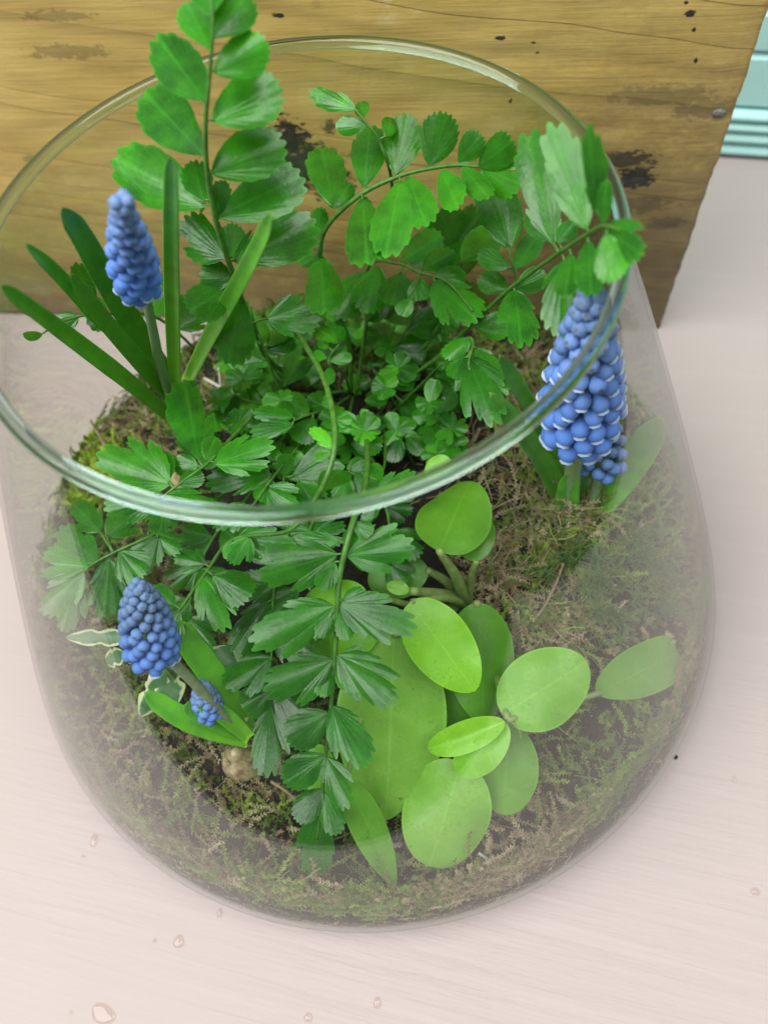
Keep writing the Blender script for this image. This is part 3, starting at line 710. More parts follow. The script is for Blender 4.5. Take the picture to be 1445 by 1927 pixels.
# small leaves hanging past the rim on the far left
frond([(400, 690, 0.10), (300, 600, 0.15), (190, 590, 0.18), (120, 605, 0.19), (80, 628, 0.195)],
      [(80, 628, 48, 632, 22, 'y', .6), (150, 596, 105, 610, 38, 'e', .6), (200, 588, 150, 560, 48, 'o', .6), (205, 592, 165, 608, 42, 'o', .6), (180, 585, 140, 490, 40, 'o', .5), (290, 598, 320, 520, 60, 'o', .7), (330, 620, 390, 560, 80, 'e', .7)], r0=6)
# young fronds in the shadowed middle
frond([(660, 735, 0.085), (560, 745, 0.105), (530, 735, 0.118), (496, 655, 0.15), (470, 580, 0.17)],
      [(532, 729, 575, 665, 54, 'f', .75), (497, 680, 452, 660, 46, 'f', .8), (503, 652, 540, 612, 36, 'o', .8), (494, 650, 486, 602, 34, 'o', .85), (500, 660, 560, 640, 40, 'o', .6)], r0=6)
frond([(660, 740, 0.085), (645, 700, 0.13), (622, 690, 0.150), (620, 672, 0.155), (638, 648, 0.16)],
      [(637, 646, 581, 605, 36, 'e', 1.5), (641, 646, 639, 614, 22, 'y', 1.4), (618, 655, 600, 640, 22, 'y', 1.4), (616, 674, 588, 670, 30, 'f', 1.35), (622, 680, 664, 668, 28, 'o', 1.0), (620, 690, 616, 724, 26, 'y', .9)], r0=5)
frond([(660, 745, 0.083), (620, 770, 0.11), (582, 780, 0.125), (552, 792, 0.13)],
      [(582, 779, 530, 747, 50, 'o', .8), (553, 785, 480, 776, 40, 'e', .9), (553, 800, 466, 811, 44, 'e', .85), (590, 785, 560, 830, 50, 'o', .6)], r0=6)
frond([(665, 745, 0.083), (640, 830, 0.11), (560, 890, 0.125), (534, 898, 0.125)],
      [(545, 902, 652, 862, 92, 'f', .85), (534, 896, 540, 852, 34, 'o', .8), (535, 905, 505, 965, 60, 'e', .75), (560, 905, 600, 960, 60, 'e', .75)], r0=6)
for (pts, lv) in [
    ([(690, 760, .083), (700, 765, .10), (686, 753, .105)], [(686, 753, 731, 749, 34, 'y', .9)]),
    ([(760, 770, .08), (790, 790, .095), (813, 778, .105)], [(813, 776, 860, 734, 44, 'y', .9), (810, 785, 816, 838, 36, 'y', .9), (795, 785, 760, 745, 50, 'o', .7)]),
    ([(690, 770, .083), (700, 800, .10), (680, 830, .11)], [(660, 835, 718, 836, 40, 'o', .9), (690, 815, 720, 780, 40, 'o', .7), (675, 830, 655, 790, 40, 'o', .7)]),
    ([(700, 780, .083), (690, 860, .11), (660, 880, .12)], [(652, 885, 690, 872, 40, 'o', .8), (655, 895, 640, 945, 44, 'o', .8), (670, 885, 700, 925, 44, 'o', .8)]),
    ([(720, 780, .083), (725, 860, .12), (708, 930, .15)], [(708, 932, 785, 892, 56, 'd', 1.0), (706, 940, 690, 975, 36, 'o', .9), (715, 905, 700, 870, 30, 'y', .8)]),
    ([(723, 790, .085), (780, 735, .11), (830, 684, .14)], [(690, 688, 832, 664, 22, 'y', 1.0), (800, 715, 850, 740, 44, 'o', .7), (775, 735, 740, 690, 50, 'o', .65)]),
    ([(640, 740, .083), (600, 690, .11), (548, 600, .15)], [(560, 620, 600, 560, 60, 'o', .7), (590, 670, 640, 640, 50, 'o', .6), (610, 705, 560, 700, 46, 'o', .6)]),
    ([(690, 735, .083), (740, 660, .11), (770, 610, .13)], [(770, 612, 730, 560, 60, 'o', .6), (765, 620, 830, 600, 60, 'o', .55), (745, 650, 800, 660, 60, 'o', .55), (740, 655, 690, 610, 60, 'o', .55)]),
    ([(740, 760, .083), (840, 700, .10), (900, 680, .11)], [(850, 700, 820, 640, 60, 'o', .6), (870, 690, 900, 740, 55, 'o', .6), (830, 705, 860, 770, 55, 'o', .55)]),
    ([(640, 760, .083), (500, 760, .10), (430, 740, .105)], [(440, 740, 470, 700, 40, 'y', .7), (480, 760, 460, 800, 40, 'y', .7), (450, 745, 415, 790, 36, 'y', .6), (520, 760, 505, 715, 36, 'y', .7)]),
    ([(700, 790, .083), (745, 820, .10), (770, 815, .10)], [(770, 815, 745, 790, 44, 'y', 1.05), (765, 820, 800, 850, 40, 'o', .7), (750, 822, 735, 865, 40, 'o', .6)]),
    ([(780, 560, .10), (830, 520, .12), (850, 470, .14)], [(850, 470, 830, 390, 80, 'o', .5), (840, 490, 900, 400, 90, 'o', .5), (830, 510, 780, 440, 80, 'o', .5)]),
]: frond(pts, lv, r0=6, r1=3, stem_tint=0.9)
# low undergrowth: little stems with three leaves
for i in range(92):
    a = random.uniform(0, 6.28); rr = 0.018 + 0.055 * math.sqrt(random.random())
    bx, by = fern_root.x + rr * math.cos(a), fern_root.y - 0.012 + rr * math.sin(a) * 0.9
    z0 = soil_h(bx, by); hgt = random.uniform(0.012, 0.048)
    B = Vector((bx, by, z0 - 0.001)); T = B + Vector((random.uniform(-.012, .012), random.uniform(-.012, .012), hgt))
    path = catmull([B, (B + T) / 2 + Vector((random.uniform(-.004, .004), random.uniform(-.004, .004), 0)), T], 4)
    V, Fc = tube(path, 0.0006, 0.0004, 5)
    fr = mesh_obj('young_frond', V, Fc, M_STEM, fern, origin=fern_root); fr.color = (0.8, 0.8, 0.8, 1)
    a0 = random.uniform(0, 6.28)
    for k in range(3):
        d = Vector((math.cos(a0 + k * 2.1), math.sin(a0 + k * 2.1), random.uniform(-0.1, 0.5))) * random.uniform(0.006, 0.011)
        leaflet(fr, T - d * 0.05, T + d, random.uniform(30, 50), random.choice('oeyf'), random.uniform(0.8, 1.45), bias=0.7, M=20, K=2)

# ------------------------------------------------------------------ grape hyacinths
def strap(path_pts, wpx, parent, origin, tint=1.0, n=9, thick=0.5, name='leaf', inside=True):
    fn = PV if inside else P
    path = catmull([fn(*p) for p in path_pts], n)
    L = len(path); V, Fc, fan, mid, along = [], [], [], [], []
    seg = 12
    for i, p in enumerate(path):
        t = (path[min(i + 1, L - 1)] - path[max(i - 1, 0)]).normalized()
        up = leaf_up(p, 0.25, 0.0); nr_ = (up - t * up.dot(t)).normalized(); sd = t.cross(nr_)
        q = i / (L - 1)
        W = px2m(p, wpx) * 0.46 * (0.72 + 0.28 * min(1, q * 3)) * (max(0.0, 1 - q) ** 0.5 * 1.0 if q > 0.86 else 1.0) * (1.0 if q <= 0.86 else 1 / (0.14 ** 0.5))
        W *= 0.82 + 0.18 * min(1, (1 - q) * 2.5)
        W = max(W, 0.00012)
        for k in range(seg):
            th = 2 * math.pi * k / seg
            x = math.cos(th) * W; y = math.sin(th)
            h = (-(1 - (x / W) ** 2) * thick * W if y < 0 else -(1 - abs(x / W)) * thick * 0.8 * W) + 0.10 * W * y
            V.append(p + sd * x + nr_ * h); fan.append(x / W * 0.9); mid.append(0.5 if y < 0 else abs(x / W)); along.append(q)
    for i in range(L - 1):
        for k in range(seg):
            k2 = (k + 1) % seg; Fc.append((i * seg + k, i * seg + k2, (i + 1) * seg + k2, (i + 1) * seg + k))
    Fc.append(tuple(range(seg))); Fc.append(tuple((L - 1) * seg + k for k in range(seg)))
    o = mesh_obj(name, V, Fc, M_STRAP, parent, attrs={'fan': fan, 'mid': mid, 'rim': mid, 'along': along}, origin=origin)
    o.color = (tint * 1.55, tint * 1.5, tint * 1.4, 1); return o
def floret_mesh(open_):
    if open_: prof = [(0.02, -0.05), (0.22, 0.02), (0.42, 0.22), (0.5, 0.48), (0.46, 0.72), (0.36, 0.90), (0.28, 0.97), (0.33, 1.04), (0.30, 1.07), (0.2, 0.98)]
    else: prof = [(0.02, -0.05), (0.25, 0.04), (0.46, 0.28), (0.52, 0.52), (0.46, 0.76), (0.30, 0.92), (0.16, 0.97), (0.02, 0.94)]
    V, Fc = lathe(prof, 12)
    if not open_ :                                 # six folded tepals at the closed mouth
        for i, v in enumerate(V):
            row = i // 12
            if row >= 4: v.z -= 0.05 * (i % 2); v.x *= 1 - 0.05 * (i % 2); v.y *= 1 - 0.05 * (i % 2)
    else:
        for i, v in enumerate(V):
            if i // 12 in (7, 8): v.z += 0.05 * (i % 2)
    for i, v in enumerate(V):                     # shallow ribs down the bell
        k_ = 1 - 0.07 * (i % 2); v.x *= k_; v.y *= k_
    me = bpy.data.meshes.new('floret'); me.from_pydata([tuple(v) for v in V], [], Fc)
    me.materials.append(M_FLORET); me.materials.append(M_WHITE if open_ else M_MOUTH)
    for p in me.polygons:
        p.use_smooth = True; row = p.index // 12
        if (open_ and row in (6, 7)) or (not open_ and row >= 6): p.material_index = 1
    return me
FLO_OPEN, FLO_BUD = floret_mesh(True), floret_mesh(False)
def spike(root, A, Bp, r_bot, r_top, n, size0, size1, openfrac=0.35, dull=0.0):
    ax = (Bp - A); L = ax.length; ax /= L
    ref = Vector((1, 0, 0)); u = (ref - ax * ref.dot(ax)).normalized(); v = ax.cross(u)
    path = [A + ax * (L * k / 6) for k in range(7)]
    V, Fc = tube(path, r_bot * 0.32, r_top * 0.3, 7)
    sp = mesh_obj('flower_spike', V, Fc, M_STALK, root, origin=root.location)
    for i in range(n):
        t = (i + 0.5) / n; t = t ** 0.92
        th = i * 2.39996 + random.uniform(-.12, .12)
        env = r_bot + (r_top - r_bot) * t ** 1.25
        if t < 0.08: env *= 0.85
        env *= max(0.05, 1 - t ** 7) ** 0.5
        s = (size0 + (size1 - size0) * t ** 0.8) * random.uniform(0.94, 1.06)
        out = u * math.cos(th) + v * math.sin(th)
        me = FLO_OPEN if t < openfrac * random.uniform(0.7, 1.1) else FLO_BUD
        d = (out * 0.75 + ax * (-1.0 + 0.5 * t)).normalized() if me is FLO_OPEN else (out * 0.9 + ax * (-1.0 + 1.8 * t ** 0.9)).normalized()
        o = bpy.data.objects.new('floret', me); link(o); o.parent = sp
        base = A + ax * (L * t) + out * max(env - s * 0.75, 0.0004) - root.location
        z = d; x = (ax - z * ax.dot(z)); x = x.normalized() if x.length > 1e-4 else u; y = z.cross(x)
        mm = Matrix((x * s, y * s, z * s)).transposed().to_4x4(); mm.translation = base
        o.matrix_local = mm
        g = max(0, (t - 0.25) / 0.75) ** 0.9; g = min(1, g + dull)
        jj = random.uniform(.88, 1.12); o.color = ((1.0 + 0.30 * g) * jj, (1.0 - 0.08 * g) * jj, (1.0 - 0.42 * g) * jj, 1)
    # one tip bud
    return sp
def stalk(root, pts, w0, w1, mat=None, name='flower_stalk'):
    path = catmull([PV(*p) for p in pts], 8)
    V, Fc = tube(path, px2m(path[0], w0) / 2, px2m(path[-1], w1) / 2, 8)
    return mesh_obj(name, V, Fc, mat or M_STALK, root, origin=root.location)
def bulb(root, px, py, z, wpx, lean=(0, 0)):
    c = P(px, py, z); s = px2m(c, wpx) / 2
    prof = [(0.05, -0.9), (0.55, -0.8), (0.95, -0.3), (1.0, 0.05), (0.82, 0.5), (0.5, 0.85), (0.3, 1.15), (0.18, 1.4), (0.01, 1.5)]
    V, Fc = lathe(prof, 18)
    V = [c + Vector(((v.x + lean[0] * v.z) * s, (v.y + lean[1] * v.z) * s, v.z * s)) for v in V]
    return mesh_obj('bulb', V, Fc, M_BULB, root, origin=root.location)

gh = tag(empty('grape_hyacinth', P(326, 790, 0.098)), 'blue grape hyacinth with long strap leaves spreading at the left of the vase', 'flower', 'grape hyacinths in the vase')
o_ = gh.location
strap([(320, 782, .110), (240, 716, .165), (130, 632, .215), (50, 573, .25), (2, 538, .268)], 38, gh, o_, 1.0, inside=False)
strap([(326, 752, .115), (270, 688, .165), (195, 600, .215), (132, 513, .25)], 36, gh, o_, 0.95, inside=False)
strap([(318, 738, .115), (240, 650, .165), (180, 592, .20), (110, 516, .24), (48, 458, .26)], 32, gh, o_, 1.0, inside=False)
strap([(332, 735, .115), (272, 645, .165), (205, 535, .215), (155, 445, .245), (117, 391, .262)], 50, gh, o_, 0.95, inside=False)
strap([(330, 735, .115), (325, 600, .18), (322, 450, .24), (322, 350, .27), (322, 295, .285)], 34, gh, o_, 1.05, inside=False)
strap([(350, 722, .115), (398, 625, .175), (450, 530, .22), (488, 455, .25), (511, 400, .27)], 38, gh, o_, 1.2, inside=False)
stalk(gh, [(325, 760, .112), (303, 690, .16), (286, 610, .195), (270, 535, .222), (262, 500, .235)], 18, 16)
spike(gh, P(258, 535, .226), P(229, 378, .284), px2m(P(245, 480, .25), 53), px2m(P(226, 370, .28), 20), 82, 0.0070, 0.0036, 0.20)
bulb(gh, 345, 895, 0.085, 60)

gh2 = tag(empty('grape_hyacinth', P(1072, 985, 0.062)), 'large blue grape hyacinth at the right, flower head behind the glass rim', 'flower', 'grape hyacinths in the vase')
o_ = gh2.location
stalk(gh2, [(1072, 985, .062), (1076, 900, .10), (1084, 820, .14), (1092, 760, .165)], 34, 28)
spike(gh2, P(1088, 800, .152), P(1113, 562, .238), px2m(P(1095, 720, .18), 92), px2m(P(1112, 570, .225), 36), 104, 0.0098, 0.0054, 0.75)
spike(gh2, P(1130, 880, .098), P(1142, 795, .125), px2m(P(1135, 850, .11), 48), px2m(P(1140, 800, .12), 26), 44, 0.0070, 0.0042, 0.05, dull=0.45)
stalk(gh2, [(1080, 980, .062), (1115, 930, .08), (1132, 870, .10)], 26, 20)
strap([(1085, 975, .062), (1130, 940, .075), (1190, 870, .10), (1245, 785, .13)], 70, gh2, o_, 1.1)
strap([(1072, 985, .062), (1040, 900, .10), (990, 820, .135), (920, 738, .165)], 44, gh2, o_, 0.9)
strap([(1070, 980, .062), (1030, 840, .11), (985, 745, .15), (938, 667, .18)], 34, gh2, o_, 0.85)
strap([(1076, 985, .062), (1090, 925, .08), (1120, 870, .09), (1150, 800, .11)], 60, gh2, o_, 0.8)
strap([(1060, 1000, .06), (1066, 950, .085), (1072, 890, .11)], 46, gh2, o_, 1.2)
bulb(gh2, 1072, 1000, 0.055, 60)

gh3 = tag(empty('grape_hyacinth', P(460, 1450, 0.052)), 'small blue grape hyacinth with short leaves near the front left glass', 'flower', 'grape hyacinths in the vase')
o_ = gh3.location
strap([(468, 1392, .066), (400, 1372, .082), (335, 1345, .095), (272, 1302, .105)], 46, gh3, o_, 1.15)
strap([(470, 1385, .066), (410, 1352, .085), (345, 1328, .10)], 50, gh3, o_, 1.2)
strap([(468, 1375, .066), (415, 1290, .09), (365, 1220, .11), (325, 1168, .125)], 56, gh3, o_, 1.1)
strap([(472, 1390, .068), (420, 1345, .088), (370, 1320, .10)], 36, gh3, o_, 1.3)
stalk(gh3, [(455, 1385, .066), (380, 1300, .105), (310, 1230, .132), (285, 1200, .14)], 20, 18, simple_mat('pale_stalk', (0.30, 0.38, 0.20), 0.5, 300, 0.3))
spike(gh3, PV(288, 1228, .140, .95), PV(260, 1104, .176, .95), px2m(P(275, 1180, .15), 56), px2m(P(260, 1100, .165), 30), 96, 0.0060, 0.0034, 0.10, dull=0.3)
stalk(gh3, [(440, 1385, .066), (410, 1360, .08), (392, 1335, .088)], 14, 12)
spike(gh3, PV(392, 1340, .086), PV(382, 1295, .102), px2m(P(385, 1315, .09), 32), px2m(P(385, 1300, .1), 16), 44, 0.0060, 0.0042, 0.0, dull=0.35)
bulb(gh3, 458, 1428, 0.052, 84)

# ------------------------------------------------------------------ pale fleshy-leaved plant
pl_root = P(880, 1135, 0.066)
plant = tag(empty('leafy_plant', pl_root), 'pale lime green plant with smooth oval leaves at the front right', 'plant')
def stem_px(pts, w0, w1, parent, root, tint=(1, 1, 1)):
    path = catmull([PV(*p) for p in pts], 8)
    V, Fc = tube(path, px2m(path[0], w0) / 2, px2m(path[-1], w1) / 2, 7)
    o = mesh_obj('stem', V, Fc, M_PSTEM, parent, origin=root); o.color = (*tint, 1); return o
M_PSTEM = simple_mat('fleshy_stem', (0.26, 0.40, 0.10), 0.5, 250, 0.3, tint=True, col2=(0.20, 0.26, 0.08))
PL = [  # base, tip, width, base height, tip height, tint, extra
    ((742, 1180), (727, 1562), 200, .100, .055, (1.2, 1.15, 1.3), dict(a=.62, b=.74)),
    ((772, 1132), (894, 1303), 116, .120, .105, (1.05, 1.18, 0.45), dict(cup=.25, a=.5, b=.62)),
    ((898, 1134), (914, 1368), 124, .095, .070, (0.58, 0.7, 0.55), dict(cup=.35, a=.55, b=.7)),
    ((944, 1345), (1108, 1243), 138, .088, .092, (1.0, 1.06, 0.75), dict(a=.48, b=.58)),
    ((1122, 1305), (1300, 1215), 92, .068, .066, (0.95, 0.95, 0.95), dict(b=.42, bend=0.0, cup=.1, twist=0.0)),
    ((868, 1432), (806, 1640), 158, .070, .048, (1.12, 1.1, 1.2), dict(a=.45, b=.5, cup=.4)),
    ((956, 1362), (948, 1538), 116, .070, .056, (0.8, 0.86, 0.85), dict(a=.5, b=.55)),
    ((950, 1358), (802, 1414), 56, .094, .085, (1.1, 1.18, 0.5), dict(fold=.5)),
    ((955, 1364), (858, 1458), 76, .092, .080, (1.0, 1.1, 0.6), dict(fold=.3)),
    ((826, 1038), (884, 900), 132, .135, .128, (0.66, 0.78, 0.5), dict(a=.5, b=.62, cup=.45, twist=.5)),
    ((896, 1056), (884, 945), 78, .120, .125, (0.45, 0.55, 0.5), {}),
    ((806, 1072), (690, 1096), 80, .105, .100, (0.45, 0.6, 0.55), {}),
    ((652, 1468), (750, 1678), 64, .075, .050, (0.8, 0.88, 0.85), dict(fold=.3, b=.85)),
    ((720, 1150), (560, 1230), 120, .105, .085, (0.9, 1.05, 0.4), {}),
    ((690, 1115), (556, 1140), 70, .110, .10, (0.95, 1.1, 0.4), {}),
    ((850, 1260), (838, 1420), 92, .078, .060, (0.35, 0.45, 0.4), {}),
    ((800, 892), (846, 864), 40, .14, .145, (0.75, 0.95, 0.45), {}),
    ((770, 1112), (728, 1100), 26, .125, .128, (0.95, 1.05, 0.6), {}),
    ((600, 1400), (600, 1500), 60, .07, .06, (0.8, 0.95, 0.5), {}),
]
for (b_, t_, w, zb, zt, tint, ex) in PL:
    prm = dict(pinnate=True, a=0.55, b=0.55, tooth=0.0, teeth=0, shear=0.05, M=30, K=4, cup=random.uniform(.1, .35), bend=random.uniform(.05, .2), twist=random.uniform(-.3, .3), wavy=0.04, fold=random.uniform(0.05, .2)); prm.update(ex)
    B = PV(*b_, zb); T = PV(*t_, zt)
    W = px2m((B + T) / 2, w) * 1.05
    V, Fc, at = leaf_mesh(B, T, W, leaf_up((B + T) / 2, 0.35, 0.12), **prm)
    o = mesh_obj('leaf', V, Fc, M_FLESHY, plant, attrs=at, origin=pl_root); o.color = (*tint, 1)
for pts, w0, w1 in [([(878, 1140, .066), (858, 1085, .11), (826, 1036, .137)], 26, 14), ([(878, 1135, .066), (840, 1095, .095), (804, 1073, .106)], 22, 13), ([(875, 1130, .07), (830, 1118, .10), (775, 1112, .125)], 26, 16),
                    ([(880, 1140, .066), (840, 1125, .10), (775, 1132, .12)], 20, 12), ([(885, 1140, .066), (898, 1136, .096)], 20, 14), ([(880, 1140, .066), (800, 1160, .085), (742, 1196, .101)], 22, 14),
                    ([(885, 1145, .064), (930, 1260, .075), (955, 1355, .09)], 18, 14), ([(955, 1355, .09), (1040, 1330, .075), (1130, 1303, .071)], 12, 12), ([(955, 1355, .09), (975, 1370, .085), (980, 1392, .08)], 8, 5),
                    ([(955, 1362, .09), (915, 1400, .08), (868, 1432, .071)], 12, 9), ([(880, 1140, .066), (885, 1090, .10), (896, 1056, .12)], 18, 12), ([(870, 1145, .066), (780, 1140, .09), (692, 1116, .111)], 16, 10), ([(800, 1160, .085), (700, 1300, .08), (652, 1466, .076)], 14, 9)]:
    stem_px(pts, w0, w1, plant, pl_root)

# ------------------------------------------------------------------ variegated ivy
def ivy_mat():
    mt, nt = new_mat('variegated_leaf'); n = N(nt)
    mid = n('ShaderNodeAttribute', attribute_name='mid').outputs['Fac']
    tc = n('ShaderNodeTexCoord'); nz = n('ShaderNodeTexNoise', in_Vector=tc.outputs['Object'], in_Scale=260.0, in_Detail=3.0)
    f = n.math('MULTIPLY', n.math('SUBTRACT', n.math('MULTIPLY_ADD', nz.outputs[0], 0.7, mid), 1.0), 8.0, clamp=True)
    nz2 = n('ShaderNodeTexNoise', in_Vector=tc.outputs['Object'], in_Scale=520.0, in_Detail=2.0)
    g = n.mix(nz2.outputs[0], (0.035, 0.13, 0.035), (0.10, 0.24, 0.09))
    c = n.mix(f, g, (0.60, 0.66, 0.36))
    pb = n('ShaderNodeBsdfPrincipled', in_Base_Color=c); pb.inputs['Roughness'].default_value = 0.4
    out = n('ShaderNodeOutputMaterial'); n.link(pb.outputs[0], out.inputs[0]); return mt
M_IVY = ivy_mat()
iv_root = P(360, 1330, 0.06)
ivy = tag(empty('ivy', iv_root), 'small ivy with cream edged leaves tucked beside the front left flower', 'ivy')
for (b_, t_, w, zb, zt) in [((400, 1290), (432, 1215), 100, .085, .09), ((410, 1300), (450, 1380), 90, .075, .07), ((310, 1270), (265, 1350), 50, .08, .075), ((240, 1200), (120, 1200), 36, .10, .10), ((300, 1250), (330, 1330), 70, .08, .075), ((200, 1245), (230, 1230), 40, .08, .09)]:
    B = PV(*b_, zb); T = PV(*t_, zt); W = px2m(B, w)
    V, Fc, at = leaf_mesh(B, T, W, leaf_up(B, 0.4, 0.3), a=0.45, b=0.75, notchL=((0.42, .35, .09),), notchR=((0.42, .35, .09),), teeth=3, tooth=0.03, shear=0.3, M=24, K=4, wavy=0.06)
    mesh_obj('leaf', V, Fc, M_IVY, ivy, attrs=at, origin=iv_root)
for pts in ([(360, 1330, .062), (380, 1310, .075), (400, 1290, .085)], [(360, 1330, .062), (330, 1280, .075), (300, 1245, .085)], [(300, 1245, .085), (270, 1215, .095), (240, 1195, .10)], [(360, 1330, .06), (390, 1310, .07), (410, 1300, .075)]):
    stem_px(pts, 8, 5, ivy, iv_root, (0.6, 0.6, 0.5))

# ------------------------------------------------------------------ moss, roots and litter
def moss_mat():
    mt, nt = new_mat('moss'); n = N(nt)
    c = n('ShaderNodeAttribute', attribute_name='col').outputs['Color']
    pb = n('ShaderNodeBsdfPrincipled', in_Base_Color=c); pb.inputs['Roughness'].default_value = 0.6; pb.inputs['Specular IOR Level'].default_value = 0.3
    tr = n('ShaderNodeBsdfTranslucent', in_Color=c)
    mx = n('ShaderNodeMixShader', in_0=0.25); n.link(pb.outputs[0], mx.inputs[1]); n.link(tr.outputs[0], mx.inputs[2])
    out = n('ShaderNodeOutputMaterial'); n.link(mx.outputs[0], out.inputs[0]); return mt
M_MOSS = moss_mat()
MV, MF, MC = [], [], []
def inside_clip(p, mrg=0.0008):
    r = math.hypot(p.x, p.y); lim = rv(max(p.z, 0.008)) - WALL - mrg
    if r > lim: p = Vector((p.x * lim / r, p.y * lim / r, p.z))
    if p.z < 0.0065: p.z = 0.0065
    return p
def strand(p, d, L, col, leafy=True, w=0.00035, curl=0.6, n=6, leafL=0.0022):
    d = d.normalized(); pts = [p]; bendv = Vector((random.gauss(0, 1), random.gauss(0, 1), random.gauss(0, .7))) * curl
    for i in range(n):
        d = (d + bendv * (1.0 / n) + Vector((random.gauss(0, .15), random.gauss(0, .15), random.gauss(0, .15)))).normalized()
        pts.append(inside_clip(pts[-1] + d * (L / n)))
    for i in range(n):
        a, b = pts[i], pts[i + 1]; t = (b - a)
        if t.length < 1e-6: continue
        t.normalize(); s = t.cross((CAM - a).normalized())
        if s.length < 1e-4: continue
        s = s.normalized(); wi = w * (1 - 0.6 * i / n)
        nn = t.cross(s)
        k = len(MV); MV.extend((a - s * wi, a + s * wi, b - s * wi * .85, b + s * wi * .85, a + nn * wi, b + nn * wi * .85))
        MF.extend(((k, k + 1, k + 3, k + 2), (k + 1, k + 4, k + 5, k + 3), (k + 4, k, k + 2, k + 5))); MC.extend([col] * 6)
        if leafy:
            for q in range(4):
                sg = 1 if q % 2 else -1; f = (q + .5) / 4; base = a + (b - a) * f
                l = leafL * random.uniform(.6, 1.25) * (1 - 0.35 * i / n)
                dirv = (t * random.uniform(.5, 1.0) + s * sg * random.uniform(.6, 1.1) + nn * random.uniform(-.7, .7)).normalized()
                wv_ = dirv.cross(nn).normalized() * l * 0.24
                k = len(MV); MV.extend((base - wv_ * .4, base + dirv * l * .45 + wv_ + nn * l * .08, inside_clip(base + dirv * l, 0.0012), base + dirv * l * .45 - wv_ + nn * l * .08)); MF.append((k, k + 1, k + 2, k + 3))
                j = random.uniform(.8, 1.25); MC.extend([tuple(c * j for c in col[:3]) + (1,)] * 4)
GREENS = [(.15, .24, .035), (.20, .31, .05), (.28, .40, .06), (.11, .19, .04), (.18, .24, .055)]
BROWNS = [(.30, .23, .12), (.40, .32, .19), (.20, .15, .08), (.50, .42, .26), (.32, .27, .13)]
def rc(gp):
    c = random.choice(GREENS) if random.random() < gp else random.choice(BROWNS)
    return (*c, 1)
CLEAR = [(P(1230, 1255, .06), .032), (P(1180, 1290, .06), .024), (P(815, 1600, .05), .020), (P(870, 1540, .055), .02), (P(735, 1640, .045), .014), (P(590, 1620, .05), .014), (P(725, 1530, .05), .016)]
# collar of moss pressed against the glass and over the outer bed
def patch(th, sc=2.0, o=0.0): return mnoise.noise(Vector((math.cos(th) * sc, math.sin(th) * sc, o)))
for i in range(14500):
    th = random.uniform(0, 2 * math.pi)
    front = math.sin(th) < 0.15
    if not front and random.random() < 0.6: continue
    if random.random() < 0.58:                                       # against the glass
        z = random.uniform(0.010, 0.056); r = rv(z) - WALL - random.uniform(0.001, 0.006)
        p = Vector((r * math.cos(th), r * math.sin(th), z))
        tang = Vector((-math.sin(th), math.cos(th), 0)) * random.choice((-1, 1))
        d = tang * random.uniform(.2, 1) + Vector((0, 0, random.uniform(-.6, 1.0)))
    else:
        r = random.uniform(0.088, 0.172); p = Vector((r * math.cos(th), r * math.sin(th), 0)); p.z = soil_h(p.x, p.y) - 0.001
        d = Vector((random.gauss(0, .8), random.gauss(0, .8), random.uniform(.25, 1.2)))
    if any((p - q).length < rq for q, rq in CLEAR) and p.z > 0.035: ml = 0.35
    else: ml = 1.0
    g = 0.70 + 0.8 * patch(th, 2.2) + 0.5 * mnoise.noise(p * 45) + (0.2 if math.cos(th) > 0.45 else 0) - (0.28 if (math.sin(th) < -0.85) else 0)
    leafy = random.random() < 0.82
    strand(p, d, random.uniform(.007, .021) * ml, rc(g), leafy, w=random.uniform(.00016, .00036), curl=random.uniform(.4, 1.3))
# brighter tuft at the left, dry tangle at the right, starry tufts by the right flower
for i in range(620):
    c = P(158, 862, 0.066); p = c + Vector((random.gauss(0, .010), random.gauss(0, .012), 0)); p.z = soil_h(p.x, p.y)
    strand(inside_clip(p), Vector((random.gauss(0, .6), random.gauss(0, .6), 1)), random.uniform(.006, .017), random.choice([(.42, .64, .05, 1), (.34, .55, .05, 1), (.50, .66, .09, 1), (.28, .22, .10, 1)]), True, curl=.6, leafL=.0021)
for (cx, cy, n_, g, sp) in ((940, 1090, 150, .08, .010), (1000, 1000, 220, .35, .014), (1060, 960, 160, .15, .012), (1050, 1180, 170, .2, .012), (920, 880, 130, .2, .014), (980, 640, 120, .35, .018), (1040, 700, 110, .3, .016), (430, 740, 60, .1, .018), (800, 820, 80, .1, .02), (240, 770, 90, .2, .010)):
    c = P(cx, cy, 0.07)
    for i in range(n_):
        p = c + Vector((random.gauss(0, sp), random.gauss(0, sp), 0)); p.z = soil_h(p.x, p.y) + random.uniform(-.001, .003)
        strand(inside_clip(p), Vector((random.gauss(0, 1), random.gauss(0, 1), random.uniform(.1, 1.1))), random.uniform(.007, .024), rc(g), random.random() < .45, w=random.uniform(.0002, .0004), curl=1.2)
for (cx, cy, z) in ((1130, 1080, .075), (1215, 1120, .066), (1180, 1040, .072), (1250, 1150, .06), (1090, 1040, .08), (1160, 1180, .066), (1230, 1060, .064), (1100, 1140, .074), (1195, 1000, .07), (1060, 1060, .08)):
    c = PV(cx, cy, z)
    for q in range(5):
        b = c + Vector((random.gauss(0, .006), random.gauss(0, .006), 0)); b = inside_clip(b)
        col = random.choice([(.07, .16, .04, 1), (.10, .20, .045, 1), (.13, .19, .035, 1)])
        for k in range(34):                                            # needles radiating from a short stem
            dirv = Vector((random.gauss(0, 1), random.gauss(0, 1), random.uniform(.1, 1.6)))
            strand(b + Vector((0, 0, random.uniform(-.004, .003))), dirv, random.uniform(.004, .009), col, False, w=.00022, curl=.25, n=2)
moss = mesh_obj('moss', MV, MF, M_MOSS, smooth=False, attrs={'col': MC})
